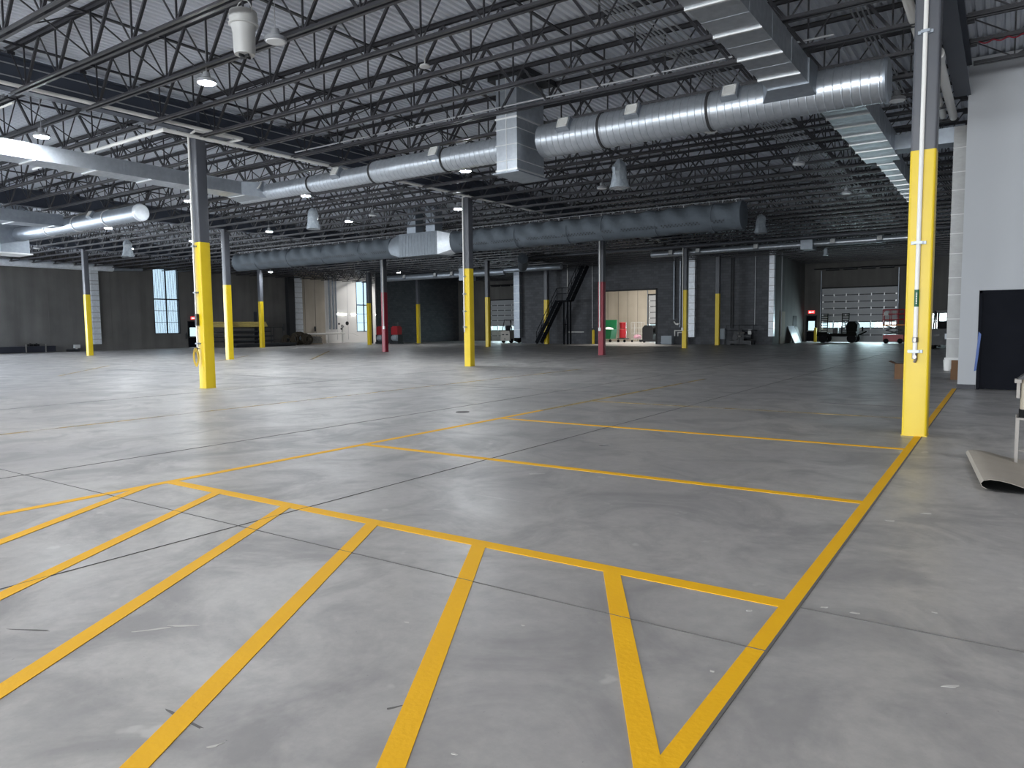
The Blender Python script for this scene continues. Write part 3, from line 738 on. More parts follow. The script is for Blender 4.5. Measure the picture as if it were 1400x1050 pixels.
# rectangular trunk A (towards camera) and B (beyond)
def rect_duct(label,x0,x1,y0,y1,z0,z1,step,parent=None,m='galv',fl=.022):
    t=thing('rectangular_duct',((x0+x1)/2,y0,z0),label,'duct')
    y=y0+step*.6; s=MB().box(x0,x1,y0,y1,z0,z1)
    while y<y1-.1:
        f=MB(); f.box(x0-fl,x1+fl*.4,y,y+.045,z0-fl,z0).box(x0-fl,x0,y,y+.03,z0,z1)
        part('flange',f,M['galvbright'],t,'bright joint flange',smooth=False)
        s.box(x0+.0,x1,y+step*.5,y+step*.5+.012,z0-.002,z0).box(x1,x1+.003,y+step*.5,y+step*.5+.012,z0,z1)
        y+=step
    part('casing',s,M[m],t,smooth=False)
    return t
t=rect_duct('wide rectangular galvanised duct coming overhead into the right part of the spiral duct',-3.70,-3.02,2.0,14.28,5.72,6.14,1.16)
part('takeoff_collar',MB().add([(-3.95,14.30,5.62),(-2.98,14.30,5.62),(-2.98,14.30,6.14),(-3.95,14.30,6.14),(-3.72,13.75,5.70),(-3.0,13.75,5.70),(-3.0,13.75,6.14),(-3.72,13.75,6.14)],[(0,1,2,3),(7,6,5,4),(0,4,5,1),(1,5,6,2),(2,6,7,3),(3,7,4,0)]),M['galvdull'],t,smooth=False)
t=rect_duct('wide ribbed rectangular duct running back behind the spiral duct towards the right column',-3.22,-2.42,14.98,21.6,5.72,6.2,.9)
t=rect_duct('narrower far run of rectangular duct stepping in behind the right column',-3.02,-2.62,21.6,29.5,5.76,6.2,.9)
t=rect_duct('long rectangular duct at left joining the thin end of the spiral duct',-20.1,-19.35,1.5,14.36,5.60,5.98,1.45)
part('saddle_boot',MB().add([(-20.3,14.45,5.52),(-18.9,14.45,5.52),(-18.9,14.45,5.98),(-20.3,14.45,5.98),(-20.1,13.9,5.60),(-19.35,13.9,5.60),(-19.35,13.9,5.98),(-20.1,13.9,5.98)],[(0,1,2,3),(7,6,5,4),(0,4,5,1),(1,5,6,2),(2,6,7,3),(3,7,4,0)]),M['galvdull'],t,smooth=False)
# second round duct, left
t=thing('round_duct',(-31,YM,5.8),'smooth round duct with a capped end at far left of the hall','duct')
part('duct_body',MB().lathe([(.30,0),(.30,10.0)],(-36.3,YM,5.80),(1,0,0),30),M['galvdull'],t)
part('end_cap',MB().lathe([(.02,.05),(.27,.05),(.315,.0),(.315,-.06)],(-26.3,YM,5.80),(1,0,0),30),M['foil'],t,'bright round end cap')
for x in (-28.6,-31.0,-33.4): band(t,x,.30,YM,5.8,.05,'galvbright')
for x in (-29.4,-33.0): register(t,x,YM,5.8,.30,32,.24,.22)
rect_duct('rectangular duct joining the capped round duct at far left',-32.6,-31.6,1.5,14.33,5.72,6.18,1.45,m='galvdull')
t=thing('plenum_box',(-36.8,YM,5.0),'grey plenum box on the end of the capped round duct at far left','duct')
part('casing',MB().box(-37.5,-36.3,13.82,14.97,4.98,7.18),M['galvdull'],t,smooth=False); part('bottom_flange',MB().box(-37.6,-36.2,13.75,15.05,4.92,4.98),M['galvbright'],t,smooth=False)
# fabric duct
YF=26.84; ZF=5.45; RF=.505
t=thing('fabric_duct',(-22,YF,ZF),'long grey fabric air sock hung across the middle of the hall','duct')
def sock(x0,x1,seed):
    rnd=random.Random(seed); mb=MB(); rings=[]; n=40; N=int((x1-x0)/.16)
    ph=[rnd.random()*6.28 for _ in range(8)]
    for i in range(N+1):
        x=x0+(x1-x0)*i/N; ring=[]
        seg=(x/1.9)%1; pinch=.012*max(0,1-abs(seg-.5)*2.2)
        for j in range(n):
            a=2*pi*j/n; w=.012*sin(3*a+ph[0]+x*1.7)+.010*sin(5*a+ph[1]-x*3.1)+.040*sin(x*7+ph[2]+3*sin(a))*(.3+max(0,cos(a-2.6)))
            r=RF-pinch+w*.8
            e=min(i,N-i); 
            ring.append((x,YF+r*cos(a),ZF+r*sin(a)))
        rings.append(ring)
    mb.loft(rings); return mb
part('right_sock',sock(-21.4,-8.02,1),M['fabric'],t); part('left_sock',sock(-37.9,-25.2,2),M['fabric'],t)
hp=MB()
for x0,x1 in ((-21.0,-8.6),(-37.0,-25.5)):
    x=x0
    k=0
    while x<x1:
        for rw in range(2):
            a=radians(-152-rw*7); xx=x+(.07 if rw else 0); c=Vector((xx,YF+(RF+.016)*cos(a),ZF+(RF+.016)*sin(a)))
            nrm=Vector((0,cos(a),sin(a))); mb_=hp.ring(c,nrm,.030,6); hp.add(mb_,[tuple(range(6))])
        x+=.14
o=part('perforations',hp,M['black'],t,'two rows of small dark air holes',smooth=False); o['kind']='stuff'
for x in (-9.1,-11.3,-13.6,-15.2,-17.8,-20.2,-27.4,-30.2,-33.0,-35.8): band(t,x,RF+.004,YF,ZF,.03,'fabric')
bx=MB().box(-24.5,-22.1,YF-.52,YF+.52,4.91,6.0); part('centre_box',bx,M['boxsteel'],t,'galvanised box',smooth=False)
bd=MB()
for k in range(1,12): bd.box(-24.5+k*.2,-24.49+k*.2,YF-.53,YF-.52,4.9,5.9)
part('box_bead',bd,M['galvdull'],t,smooth=False)
for sgn,xb_ in ((1,-22.1),(-1,-24.5)):
    tm=MB(); sq=[(YF-.52,4.91),(YF+.52,4.91),(YF+.52,6.0),(YF-.52,6.0)]; n=24; xc=xb_+sgn*.72
    circ=[]; sqr=[]
    for j in range(n):
        a=-3*pi/4+2*pi*j/n; circ.append((xc,YF+RF*cos(a),ZF+RF*sin(a)))
        q=j/(n/4); i=int(q)%4; f=q-int(q); p0=sq[i];p1=sq[(i+1)%4]; sqr.append((xb_,p0[0]+(p1[0]-p0[0])*f,p0[1]+(p1[1]-p0[1])*f))
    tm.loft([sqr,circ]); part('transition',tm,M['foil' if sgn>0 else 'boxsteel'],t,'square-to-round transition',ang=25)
for x in (-23.9,-22.7): part('riser_duct',MB().box(x-.28,x+.28,YF-.28,YF+.28,6.0,7.18),M['galvdull'],t,smooth=False)
part('end_disc',MB().lathe([(.02,0.02),(RF-.02,.02),(RF+.012,-.0),(RF+.012,-.12)],(-8.02,YF,ZF),(1,0,0),40),M['fabric'],t)
cb=MB().tube((-38,YF,ZF+RF+.10),(-8,YF,ZF+RF+.10),.012,6)
for k in range(60):
    x=-37.8+k*.5
    if not -25.3<x<-21.3: cb.tube((x,YF,ZF+RF-.02),(x,YF,ZF+RF+.10),.012,5)
part('hanging_cable',cb,M['conduit'],t)
# far round duct with registers, far pipe main
t=thing('round_duct',(-12,44.9,6.05),'thin bright round duct with small registers in front of the block wall','duct')
part('duct_body',MB().lathe([(.165,0),(.165,15.2)],(-19.4,44.9,6.08),(1,0,0),20),M['galv'],t)
for x in (-18.0,-16.2,-12.6,-8.3,-5.9): register(t,x,44.9,6.08,.165,15,.24,.24)
pb=solo('plenum_box',MB().box(-9.95,-9.3,44.3,45.4,5.75,6.85),M['galvdull'],'small plenum box on the thin duct above the wide dock door','duct',smooth=False)
solo('sprinkler_main',MB().tube((-30,42.5,6.22),(-2.0,42.5,6.22),.075,12),M['colgrey'],'long dark pipe main hung above the thin duct before the block wall','pipe')
t=thing('round_duct',(-40,44.9,5.9),'thin grey round duct with a drop box left of the mid column','duct')
part('duct_body',MB().lathe([(.25,0),(.25,13.0)],(-46.0,47.58,5.85),(1,0,0),20),M['galvdull'],t)
part('drop_box',MB().box(-37.2,-36.3,47.02,48.14,5.3,6.6),M['galvdull'],t,smooth=False)
for x in (-43.5,-40,-38.2): register(t,x,47.58,5.85,.25,15,.26,.26)
part('duct_tail',MB().lathe([(.20,0),(.20,5.2)],(-33.0,47.58,5.95),(1,0,0),20),M['galvdull'],t)
solo('fabric_duct',MB().lathe([(.02,0),(.34,.02),(.36,6.2),(.02,6.22)],(-26.5,40.3,5.95),(-.55,.83,0),20),M['fabric'],'small dark fabric sock slanting back under the long grey one','duct')
# foil risers
def riser(label,x0,x1,y0,y1,z0,z1,m='foil',seams=10):
    t=thing('wrapped_riser',((x0+x1)/2,(y0+y1)/2,z0),label,'duct')
    part('wrap',MB().box(x0,x1,y0,y1,z0,z1),M[m],t,smooth=False)
    s=MB()
    for k in range(1,seams):
        z=z0+(z1-z0)*k/seams+random.uniform(-.08,.08); s.box(x0-.006,x1+.006,y0-.006,y1+.006,z,z+.016 if m=='wrap' else z+.05)
    part('tape_seam',s,M['tape' if m=='wrap' else 'conduit'],t,smooth=False); return t
t=riser('tall grey wrapped duct riser at the corner of the white wall',-1.17,-.865,20.4,20.95,.62,6.1,'wrap',11)
part('elbow_run',MB().box(-2.42,-1.17,20.4,20.95,5.74,6.10),M['galvdull'],t,smooth=False)
part('bottom_lip',MB().box(-1.20,-.862,20.37,20.98,.58,.64),M['tape'],t,smooth=False)
riser('silver foil riser on the left concrete wall behind a yellow column',XL+.02,XL+.35,27.35,27.9,.5,6.1,'foil',14)
t=thing('foil_duct',(XL+.3,20,6.35),'foil wrapped duct along the top of the left concrete wall','duct')
part('duct_body',MB().lathe([(.26,0),(.26,15.5)],(XL+.32,13.5,6.25),(0,1,0),20),M['foil'],t)
part('branch',MB().tube((XL+.32,28,6.1),(XL+.32,31.3,6.3),.14,14),M['galvdull'],t)
riser('pale foil riser between the grey concrete and beige wall panels',XL+.02,XL+.35,46.15,47.05,.4,6.5,'foil',12)
riser('silver foil riser on the dark block wall right of the grey boxes',-19.85,-19.38,YW-.4,YW-.02,.55,6.75,'foil',12)
t=riser('bright foil riser at the right end of the block wall',-13.95,-13.6,YW-.4,YW-.03,.6,6.8,'foil',12)
part('elbow_run',MB().path([(-13.78,YW-.22,6.6),(-13.5,YW-.22,6.85),(-12.6,YW-.1,6.72),(-11.7,YW,6.55)],.17,12),M['foil'],t)
t=riser('grey duct riser at the left end of the block wall by the forklift',-35.75,-35.15,YW-.45,YW-.02,.5,6.6,'galvdull',8)
part('top_run',MB().box(-39,-35.75,YW-.45,YW-.05,6.3,6.6),M['galvdull'],t,smooth=False)
solo('downspout',MB().box(XL+.02,XL+.5,45.3,46.0,.0,6.5),M['machine'],'black boxed column on the left wall beside the pale foil riser','column',smooth=False)

# ------------------------------------------------------------------ pipes near the roof
solo('white_pipe',MB().path([(-16.42,2,6.365),(-16.42,11.85,6.385),(-17.15,11.85,6.375)],.032,10),M['white'],'long white pipe along the girder over the front left column','pipe')
solo('white_pipe',MB().path([(-23.6,9.95,6.22),(XC[1]+.2,9.95,6.26),(XC[1]+.2,21.9,6.36),(XC[1]+.2,27.0,6.38)],.034,10),M['white'],'white pipe turning back along the column row past the spiral duct','pipe')
solo('white_pipe',MB().path([(-26.0,6.95,6.24),(-17.2,6.95,6.24)],.022,8),M['white'],'thin white conduit under a joist at upper far left','pipe')
for z,lab in ((6.93,'upper thin conduit strapped along the navy girder at left'),(6.68,'lower thin conduit strapped along the navy girder at left')):
    solo('conduit',MB().tube((XC[1]+.05,2.5,z),(XC[1]+.05,21,z),.014,6),M['conduit'],lab,'conduit')
solo('conduit',MB().tube((-16.6,JY0+2*JS,ZB+.10),(-2.6,JY0+2*JS,ZB+.10),.022,8),M['conduit'],'pale conduit lying on the joist just before the plenum box','conduit')
xs=[-5.72,-5.64,-5.56,-5.48,-5.40,-5.32,-5.24,-4.98,-4.86]
for i,x in enumerate(xs):
    z=6.72 if i<7 else 6.62
    p=[(x,4.0,z),(x,13.6+.12*i,z),(x+.10,14.0+.12*i,z+.05),(x+.1,34,z+.05)]
    solo('conduit',MB().path(p,.017,6),M['conduit'],'thin steel conduit in the bundle left of the wide overhead duct, %s from the left'%ordinal(i+1),'conduit','conduits left of the wide duct')
for i,x in enumerate((-2.36,-2.28,-2.20,-2.12)):
    solo('conduit',MB().tube((x,4.0,6.78),(x,20.5,6.78),.016,6),M['conduit'],'thin steel conduit in the group right of the wide overhead duct, %s from the left'%ordinal(i+1),'conduit','conduits right of the wide duct')
# fat white insulated pipes by the girder at right
t=thing('insulated_pipe',(-1.38,9,6.35),'fat white insulated pipe left of the dark upper part of the right column','pipe')
part('pipe',MB().tube((-1.40,6.0,6.36),(-1.40,20.3,6.36),.075,16),M['white'],t); part('fitting',MB().tube((-1.40,11.6,6.36),(-1.40,11.9,6.36),.095,16),M['white'],t)
t=thing('insulated_pipe',(-1.12,14,6.42),'fat white insulated pipe beside the girder right of the right column','pipe')
part('pipe',MB().tube((-1.18,12.5,6.28),(-1.18,20.2,6.28),.085,16),M['white'],t); part('fitting',MB().lathe([(.08,0),(.112,.03),(.115,.35),(.08,.40)],(-1.18,15.3,6.28),(0,1,0),16),M['white'],t)
rc=MB(); pts=[(-.6+i*.02,16.45,6.70-.05*abs(sin(i*.28))) for i in range(160)]
solo('cable_coil',rc.path(pts,.012,5),M['red'],'dark red cable looped along the joist above the white wall','cable')

# ------------------------------------------------------------------ high bay lamps
def lamp_meshes(lit):
    h=MB().lathe([(.03,.20),(.06,.19),(.075,.10),(.12,.075),(.165,.06),(.17,.0),(.155,.0)],n=28).mesh('housing',M['lamp'])
    l=MB().lathe([(.01,-.012),(.14,-.012),(.155,.004),(.155,.012)],n=28).mesh('lens',M['lens' if lit else 'lensoff'])
    c=MB().tube((0,0,.19),(0,0,1),.006,5).mesh('hanger',M['conduit']); return h,l,c
LM={True:lamp_meshes(True),False:lamp_meshes(False)}
def lamp(x,y,z,lit,label,zt=7.1,sc=1.0):
    t=thing('high_bay_lamp',(x,y,z),label,'lamp','lit high bay lamps' if lit else 'unlit high bay lamps')
    h,l,c=LM[lit]
    for nm,me in (('housing',h),('lens',l)):
        o=link(nm,me,t); o.scale=(sc,sc,sc)
    o=link('hanger',c,t); o.scale=(1,1,1); 
    o.location=(0,0,0); s=(zt-z); o.scale=(1,1,max(.2,s))
def lampz(px_y): return 6.05
for x,y,lab in ((-12.25,8.15,'lit round lamp hanging near the white fan at upper left'),(-18.64,8.08,'lit round lamp just above the long left duct, nearest the picture edge'),
    (-13.1,16.95,'lit round lamp just below the left side of the plenum box'),(-19.85,16.78,'lit round lamp above the plastic wrapped fan left of centre'),
    (-23.84,14.96,'lit round lamp partly behind the front left column'),(-23.16,21.83,'lit round lamp above the left part of the fabric sock'),
    (-32.82,16.71,'lit round lamp below the capped round duct'),(-40.08,21.54,'lit lamp under the wrapped fan at far left'),
    (-28.44,21.82,'lit lamp left of the long fabric sock end, above it'),(-17.5,22.12,'lit lamp beside the top of the mid yellow column'),
    (-34.46,21.73,'lit lamp low behind the front left column, right of the wrapped fan'),(-48.34,37.09,'lit lamp under the fabric sock by the beige wall'),
    (-41.46,44.42,'lit lamp below the thin grey duct left of the mid column'),(-37.82,47.75,'lit lamp under the drop box left of the mid column')):
    lamp(x,y,6.0,True,lab)
for x,y,lab in ((-2.0,16.96,'unlit white lamp at the right end of the spiral duct'),(-5.87,16.99,'unlit white lamp just under the middle of the spiral duct'),
    (-5.02,21.95,'unlit lamp left of the far rectangular duct'),(-11.17,21.78,'unlit lamp left of the wrapped fan above the fabric sock'),
    (-4.77,27.87,'unlit lamp far right, above the thin bright duct'),(-43.8,18.43,'unlit white lamp hanging at far left below the plenum box'),(-9.64,7.65,'unlit round lamp on the joist right of the white fan'),
    (-21.21,21.3,'unlit small lamp right of the wrapped fan above the fabric sock')):
    lamp(x,y,6.0,False,lab)

# ------------------------------------------------------------------ destratification fans
def fan(x,y,zt,label,wrapped,sc=1.0):
    t=thing('ceiling_fan',(x,y,zt),label,'fan')
    if not wrapped:
        part('housing',MB().lathe([(.17,0),(.205,-.02),(.215,-.11),(.205,-.20),(.185,-.25),(.17,-.33),(.16,-.62),(.15,-.66),(.10,-.66)],(x,y,zt),n=32),M['fanwhite'],t)
        part('collar',MB().lathe([(.20,0),(.222,-.01),(.222,-.035),(.20,-.045)],(x,y,zt-.185),n=32),M['fanwhite'],t)
        part('outlet_vane',MB().box(x-.10,x+.10,y-.012,y+.012,zt-.70,zt-.60).box(x-.012,x+.012,y-.10,y+.10,zt-.70,zt-.60),M['machine'],t,smooth=False)
        hd=MB().path([(x+.22*cos(a),y,zt-.08+.24*sin(a)) for a in [pi*i/12 for i in range(13)]],.009,6); part('hanging_bail',hd,M['fanwhite'],t)
        part('power_cord',MB().path([(x,y,zt+.16),(x+.3,y-.05,zt+.17),(x+.75,y-.1,zt+.06),(x+1.3,y-.15,zt+.02)],.01,6),M['white'],t)
        part('rod',MB().tube((x,y,zt-.02),(x,y,7.15),.018,8),M['joist'],t)
    else:
        rnd=random.Random(int(x*100)); mb=MB(); rings=[]; n=18
        for r,h in ((.05,.12),(.14,.02),(.20,-.10),(.19,-.25),(.20,-.40),(.24,-.55),(.27,-.66)):
            rings.append([(x+sc*(r+rnd.uniform(-.03,.03))*cos(2*pi*i/n),y+sc*(r+rnd.uniform(-.03,.03))*sin(2*pi*i/n),zt+sc*(h+rnd.uniform(-.02,.02))) for i in range(n)])
        mb.loft(rings); part('plastic_cover',mb,M['plastic'],t)
        part('rod',MB().tube((x,y,zt+.08),(x,y,7.15),.012,6),M['joist'],t)
fan(-9.95,7.3,6.42,'white bucket-shaped fan hanging among the joists at upper left',False)
fan(-22.0,18.9,5.95,'plastic wrapped fan hanging under the thin end of the spiral duct',True)
fan(-9.1,18.8,6.0,'plastic wrapped fan hanging behind the middle of the spiral duct',True)
fan(-8.6,31.2,5.95,'wrapped fan right of the end of the fabric sock',True)
fan(-36.9,19.7,5.95,'plastic wrapped fan right of the capped round duct',True,1.1)
fan(-9.0,46.5,5.9,'small pale fan right of the plenum box over the dock door',True,.6)
solo('smoke_detector',MB().lathe([(.02,0),(.05,-.01),(.09,-.03),(.10,-.06),(.02,-.07)],(-8.9,10.35,6.28)).tube((-8.9,10.35,6.27),(-8.9,10.35,6.5),.01),M['fanwhite'],'small white sensor dome under a joist near the top left centre','sensor')

# ------------------------------------------------------------------ things at right
YN=0
def curl():
    """mat with its near-left edge folded over in a loop (profile in XZ swept along Y)"""
    prof=[(1.6,.008),(.9,.010),(.55,.018),(.40,.035),(.30,.060),(.22,.085),(.14,.100),(.07,.104),(.02,.092),(.0,.066),(.01,.040),(.045,.022),(.10,.012),(.2,.008),(.5,.006),(1.6,.005)]
    return prof
t=thing('floor_mat',(.2,8.4,0),'curled tan floor protection mat with black underside at right edge','mat')
P0=Vector((-.13,7.58,0)); P1=Vector((-.31,9.35,0)); dirx=Vector((1,.02,0))
pr=curl(); th=.006
def sweep(pr,th0,th1):
    mb=MB(); rings=[]; n=len(pr)
    for s in range(9):
        f=s/8; base=P0.lerp(P1,f); k=1-.10*f
        outer=[]; inner=[]
        for i,(a,h) in enumerate(pr):
            j0=max(0,i-1); j1=min(n-1,i+1); d=Vector((pr[j1][0]-pr[j0][0],pr[j1][1]-pr[j0][1])).normalized(); nn=Vector((d.y,-d.x))
            for L_,tt in ((outer,th0),(inner,th1)):
                aa=a+nn.x*tt; hh=max(.001,h*k+nn.y*tt); p=base+dirx*aa; L_.append((p.x,p.y,hh))
        rings.append(outer+inner[::-1])
    mb.loft(rings); return mb
part('paper_face',sweep(pr[:12],.004,.0005),M['mat_top'],t,'tan paper face'); part('rubber_back',sweep(pr,.0003,-.004),M['mat_under'],t,'black rubber underside')
# metal stand with timber upright
t=thing('work_stand',(.20,9.12,0),'metal legged stand with a tan upright at the right edge','stand')
for dx,dy in ((-.06,0),(.30,0),(-.06,.35),(.30,.35)):
    part('leg',MB().box(.20+dx-.014,.20+dx+.014,9.10+dy-.014,9.10+dy+.014,0,.50),M['standleg'],t,smooth=False)
part('rail',MB().box(.13,.52,9.09,9.11,.48,.50).box(.13,.15,9.1,9.46,.48,.50).box(.13,.52,9.44,9.46,.10,.115).box(.13,.15,9.1,9.46,.10,.115),M['standleg'],t,smooth=False)
part('upright',MB().tube((.26,9.2,.58),(.26,9.2,.90),.105,18),M['tan'],t,'tan upright')
part('collar',MB().tube((.26,9.2,.50),(.26,9.2,.585),.115,18),M['rubber'],t,'black collar')
part('clamp',MB().box(.10,.16,9.12,9.24,.86,.90).box(.12,.15,9.16,9.2,.70,.88),M['standleg'],t,smooth=False)
part('head',MB().prism([(.12,.90),(.20,.97),(.45,1.02),(.45,.90)],9.08,9.32,'y'),M['machine'],t,smooth=False)
# boxes by the wall end and behind the column
t=thing('cardboard_box',(-2.2,21.9,0),'open brown cardboard box on the floor behind the right yellow column','box')
part('carton',MB().box(-2.40,-1.95,21.6,22.1,0,.40),M['cardboard'],t,smooth=False); part('flap',MB().add([(-2.40,21.6,.40),(-2.40,22.1,.40),(-2.55,22.1,.47),(-2.55,21.6,.47),(-2.40,21.6,.394),(-2.40,22.1,.394),(-2.55,22.1,.464),(-2.55,21.6,.464)],[(0,1,2,3),(7,6,5,4),(0,4,5,1),(1,5,6,2),(2,6,7,3),(3,7,4,0)]),M['cardboard'],t,smooth=False)
solo('cardboard_box',MB().box(-1.14,-.87,21.9,22.3,0,.27),M['cardboard'],'lower brown box under the wrapped riser by the white wall','box',smooth=False)
solo('cardboard_box',MB().box(-1.13,-.88,21.92,22.28,.27,.54),M['cardboard'],'upper brown box stacked under the wrapped riser by the white wall','box',smooth=False)
t=thing('bucket',(-1.40,25.9,0),'small white bucket on the floor left of the stacked brown boxes','bucket')
part('pail',MB().lathe([(.10,0),(.13,.01),(.15,.33),(.145,.34)],(-1.40,25.9,0)),M['white'],t); part('bail',MB().path([(-1.40+.15*cos(a),25.9,.32-.12*sin(a)) for a in [pi*i/8 for i in range(9)]],.006,5),M['chrome'],t)
t=thing('spray_bottle',(-2.28,21.8,.40),'small white bottle standing on the open box behind the column','bottle')
part('bottle',MB().lathe([(.05,0),(.055,.01),(.055,.15),(.025,.19),(.02,.22)],(-2.12,21.85,.40)),M['white'],t); part('cap',MB().tube((-2.12,21.85,.62),(-2.12,21.85,.66),.028),M['fanwhite'],t)

# ------------------------------------------------------------------ bollards
for x,y,lab in ((-27.75,YW-.75,'short yellow bollard at the left side of the bright doorway'),(-22.65,YW+.5,'short yellow bollard at the right side of the bright doorway'),(-45.1,61.6,'short yellow bollard left of the left grey dock door'),(-12.62,61.9,'short yellow bollard at the left side of the wide dock door')):
    solo('bollard',MB().lathe([(.11,0),(.11,1.05),(.095,1.12),(.05,1.16),(.01,1.17)],(x,y,0),n=18),M['yellow'],lab,'bollard')

# ------------------------------------------------------------------ stair on the block wall
ys0,ys1=YW-2.15,YW-1.40
t=thing('metal_stair',(-32.2,52.7,0),'black steel stair with landing climbing the dark block wall','stair')
A=(-32.35,0);B=(-30.35,3.55);C2=(-29.35,3.55);D=(-27.9,6.3)
for yy in (ys0,ys1):
    s=MB().bar((A[0],yy,A[1]+.1),(B[0],yy,B[1]),.06,.30,(0,1,0) if False else (0,0,1)).bar((C2[0],yy,C2[1]),(D[0],yy,D[1]),.06,.30)
    part('stringer',s,M['stairblack'],t,smooth=False)
tr=MB()
for k in range(1,18): f=k/18; xx=A[0]+(B[0]-A[0])*f; zz=A[1]+(B[1]-A[1])*f; tr.box(xx-.13,xx+.13,ys0,ys1,zz-.02,zz+.01)
for k in range(1,13): f=k/13; xx=C2[0]+(D[0]-C2[0])*f; zz=C2[1]+(D[1]-C2[1])*f; tr.box(xx-.13,xx+.13,ys0,ys1,zz-.02,zz+.01)
part('tread',tr,M['stairblack'],t,smooth=False)
part('landing',MB().box(B[0]-.05,C2[0]+.05,ys0,ys1,3.46,3.58),M['stairblack'],t,smooth=False)
for yy in (ys0,):
    rl=MB()
    for hgt in (.55,1.02): rl.path([(A[0],yy,A[1]+hgt),(B[0],yy,B[1]+hgt),(C2[0],yy,C2[1]+hgt),(D[0],yy,D[1]+hgt)],.024,6)
    for (P,Q,nn) in ((A,B,4),(B,C2,2),(C2,D,4)):
        for k in range(nn+1): f=k/nn; xx=P[0]+(Q[0]-P[0])*f; zz=P[1]+(Q[1]-P[1])*f; rl.tube((xx,yy,zz),(xx,yy,zz+1.02),.022,6)
    part('handrail',rl,M['stairblack'],t)
for xx,yy in ((-29.7,ys0),(-29.35,ys0),(-29.5,ys1)): part('post',MB().box(xx-.05,xx+.05,yy-.05,yy+.05,0,3.5),M['stairblack'],t,smooth=False)
part('post_brace',MB().bar((-29.7,ys0,.2),(-29.35,ys0,3.2),.04).box(-29.7,-29.35,ys0-.02,ys0+.02,1.6,1.66),M['stairblack'],t,smooth=False)
solo('wall_pipe',MB().path([(-30.55,YW-.06,6.6),(-30.55,YW-.06,.98),(-29.0,YW-.06,.98)],.035,8),M['white'],'thin white pipe down the block wall behind the black stair','pipe')
solo('wall_pipe',MB().tube((-28.2,YW-.06,1.3),(-28.2,YW-.06,6.6),.03,8),M['conduit'],'thin grey conduit on the block wall right of the stair','pipe')
# pipework and boxes on the block wall
for x,z0,lab in ((-21.1,1.9,'left vertical grey pipe on the block wall beside the bright doorway'),(-20.6,1.3,'right vertical grey pipe on the block wall beside the bright doorway')):
    solo('wall_pipe',MB().path([(x,YW-.15,z0),(x,YW-.15,6.7),(x+.9,YW-.15,6.78)],.07,10),M['galvdull'],lab,'pipe')
t=thing('valve_assembly',(-20.9,YW-.2,.6),'white looped valve piping on the block wall beside the grey boxes','pipe')
part('pipe_loop',MB().path([(-21.0,YW-.2,.62),(-21.0,YW-.2,1.05),(-20.2,YW-.2,1.05),(-20.2,YW-.2,.62),(-19.95,YW-.2,.62)],.045,8).path([(-20.75,YW-.2,.62),(-20.75,YW-.2,.9),(-20.4,YW-.2,.9)],.04,8).path([(-20.1,YW-.2,1.05),(-19.75,YW-.2,1.05),(-19.75,YW-.2,1.55),(-20.0,YW-.2,1.55)],.04,8),M['white'],t)
part('valve',MB().path([(-21.05,YW-.25,1.75),(-20.9,YW-.25,1.55),(-20.6,YW-.25,1.58)],.05,8).lathe([(.02,0),(.08,.0),(.08,.05)],(-20.75,YW-.3,1.55),(0,-1,0)),M['white'],t)
solo('grey_box',MB().box(-21.95,-21.1,YW-.6,YW-.1,.02,.66).box(-21.98,-21.07,YW-.63,YW-.07,.12,.18),M['cabinet'],'pale grey floor cabinet left of the white looped piping','cabinet',smooth=False)
solo('grey_box',MB().box(-20.15,-19.85,YW-.5,YW-.1,.02,.66),M['cabinet'],'narrow pale grey cabinet right of the white looped piping','cabinet',smooth=False)
# machine skid + cabinet
t=thing('electrical_cabinet',(-17.05,YW-.7,0),'blue grey electrical cabinet on legs beside a yellow column','cabinet')
part('enclosure',MB().box(-17.3,-16.9,YW-.9,YW-.6,.42,1.18),M['cabinet'],t,smooth=False); part('door',MB().box(-17.27,-16.93,YW-.92,YW-.9,.45,1.15),M['cabinet'],t,smooth=False)
for x in (-17.25,-16.95): part('leg',MB().box(x-.03,x+.03,YW-.8,YW-.7,0,.42),M['machine'],t,smooth=False)
t=thing('machine_skid',(-15.7,YW-.8,0),'black pump and generator skid in a rail frame against the block wall','machine')
part('skid_base',MB().box(-16.6,-14.9,YW-1.2,YW-.3,.10,.32).box(-16.6,-16.4,YW-1.2,YW-.3,0,.1).box(-15.1,-14.9,YW-1.2,YW-.3,0,.1),M['machine'],t,smooth=False)
part('engine',MB().box(-16.2,-15.5,YW-1.0,YW-.45,.32,.95).tube((-16.1,YW-1.05,.55),(-16.1,YW-.4,.55),.2,14).box(-15.95,-15.65,YW-.9,YW-.55,.95,1.1),M['machine'],t)
part('motor',MB().tube((-15.5,YW-.75,.62),(-15.0,YW-.75,.62),.24,18).tube((-15.45,YW-.75,.62),(-15.4,YW-.75,.62),.29,18),M['machine'],t)
part('control_panel',MB().box(-15.2,-14.98,YW-1.0,YW-.8,.75,1.1),M['fanwhite'],t,'pale control box',smooth=False)
part('hose_fitting',MB().tube((-15.9,YW-1.1,.85),(-15.4,YW-1.1,.88),.05,10).lathe([(.02,0),(.07,0),(.07,.08)],(-15.75,YW-1.1,.62),(0,-1,0)),M['chrome'],t)
rl=MB()
for z in (1.05,1.42): rl.path([(-16.7,YW-1.2,z),(-14.75,YW-1.2,z),(-14.75,YW-.3,z)],.022,6)
for x in (-16.7,-15.75,-14.75): rl.tube((x,YW-1.2,0),(x,YW-1.2,1.42),.022,6)
part('rail_frame',rl,M['machine'],t)
solo('wall_pipe',MB().tube((-15.0,YW-.06,1.4),(-15.0,YW-.06,6.7),.025,8),M['conduit'],'thin grey conduit on the block wall above the black skid','pipe')
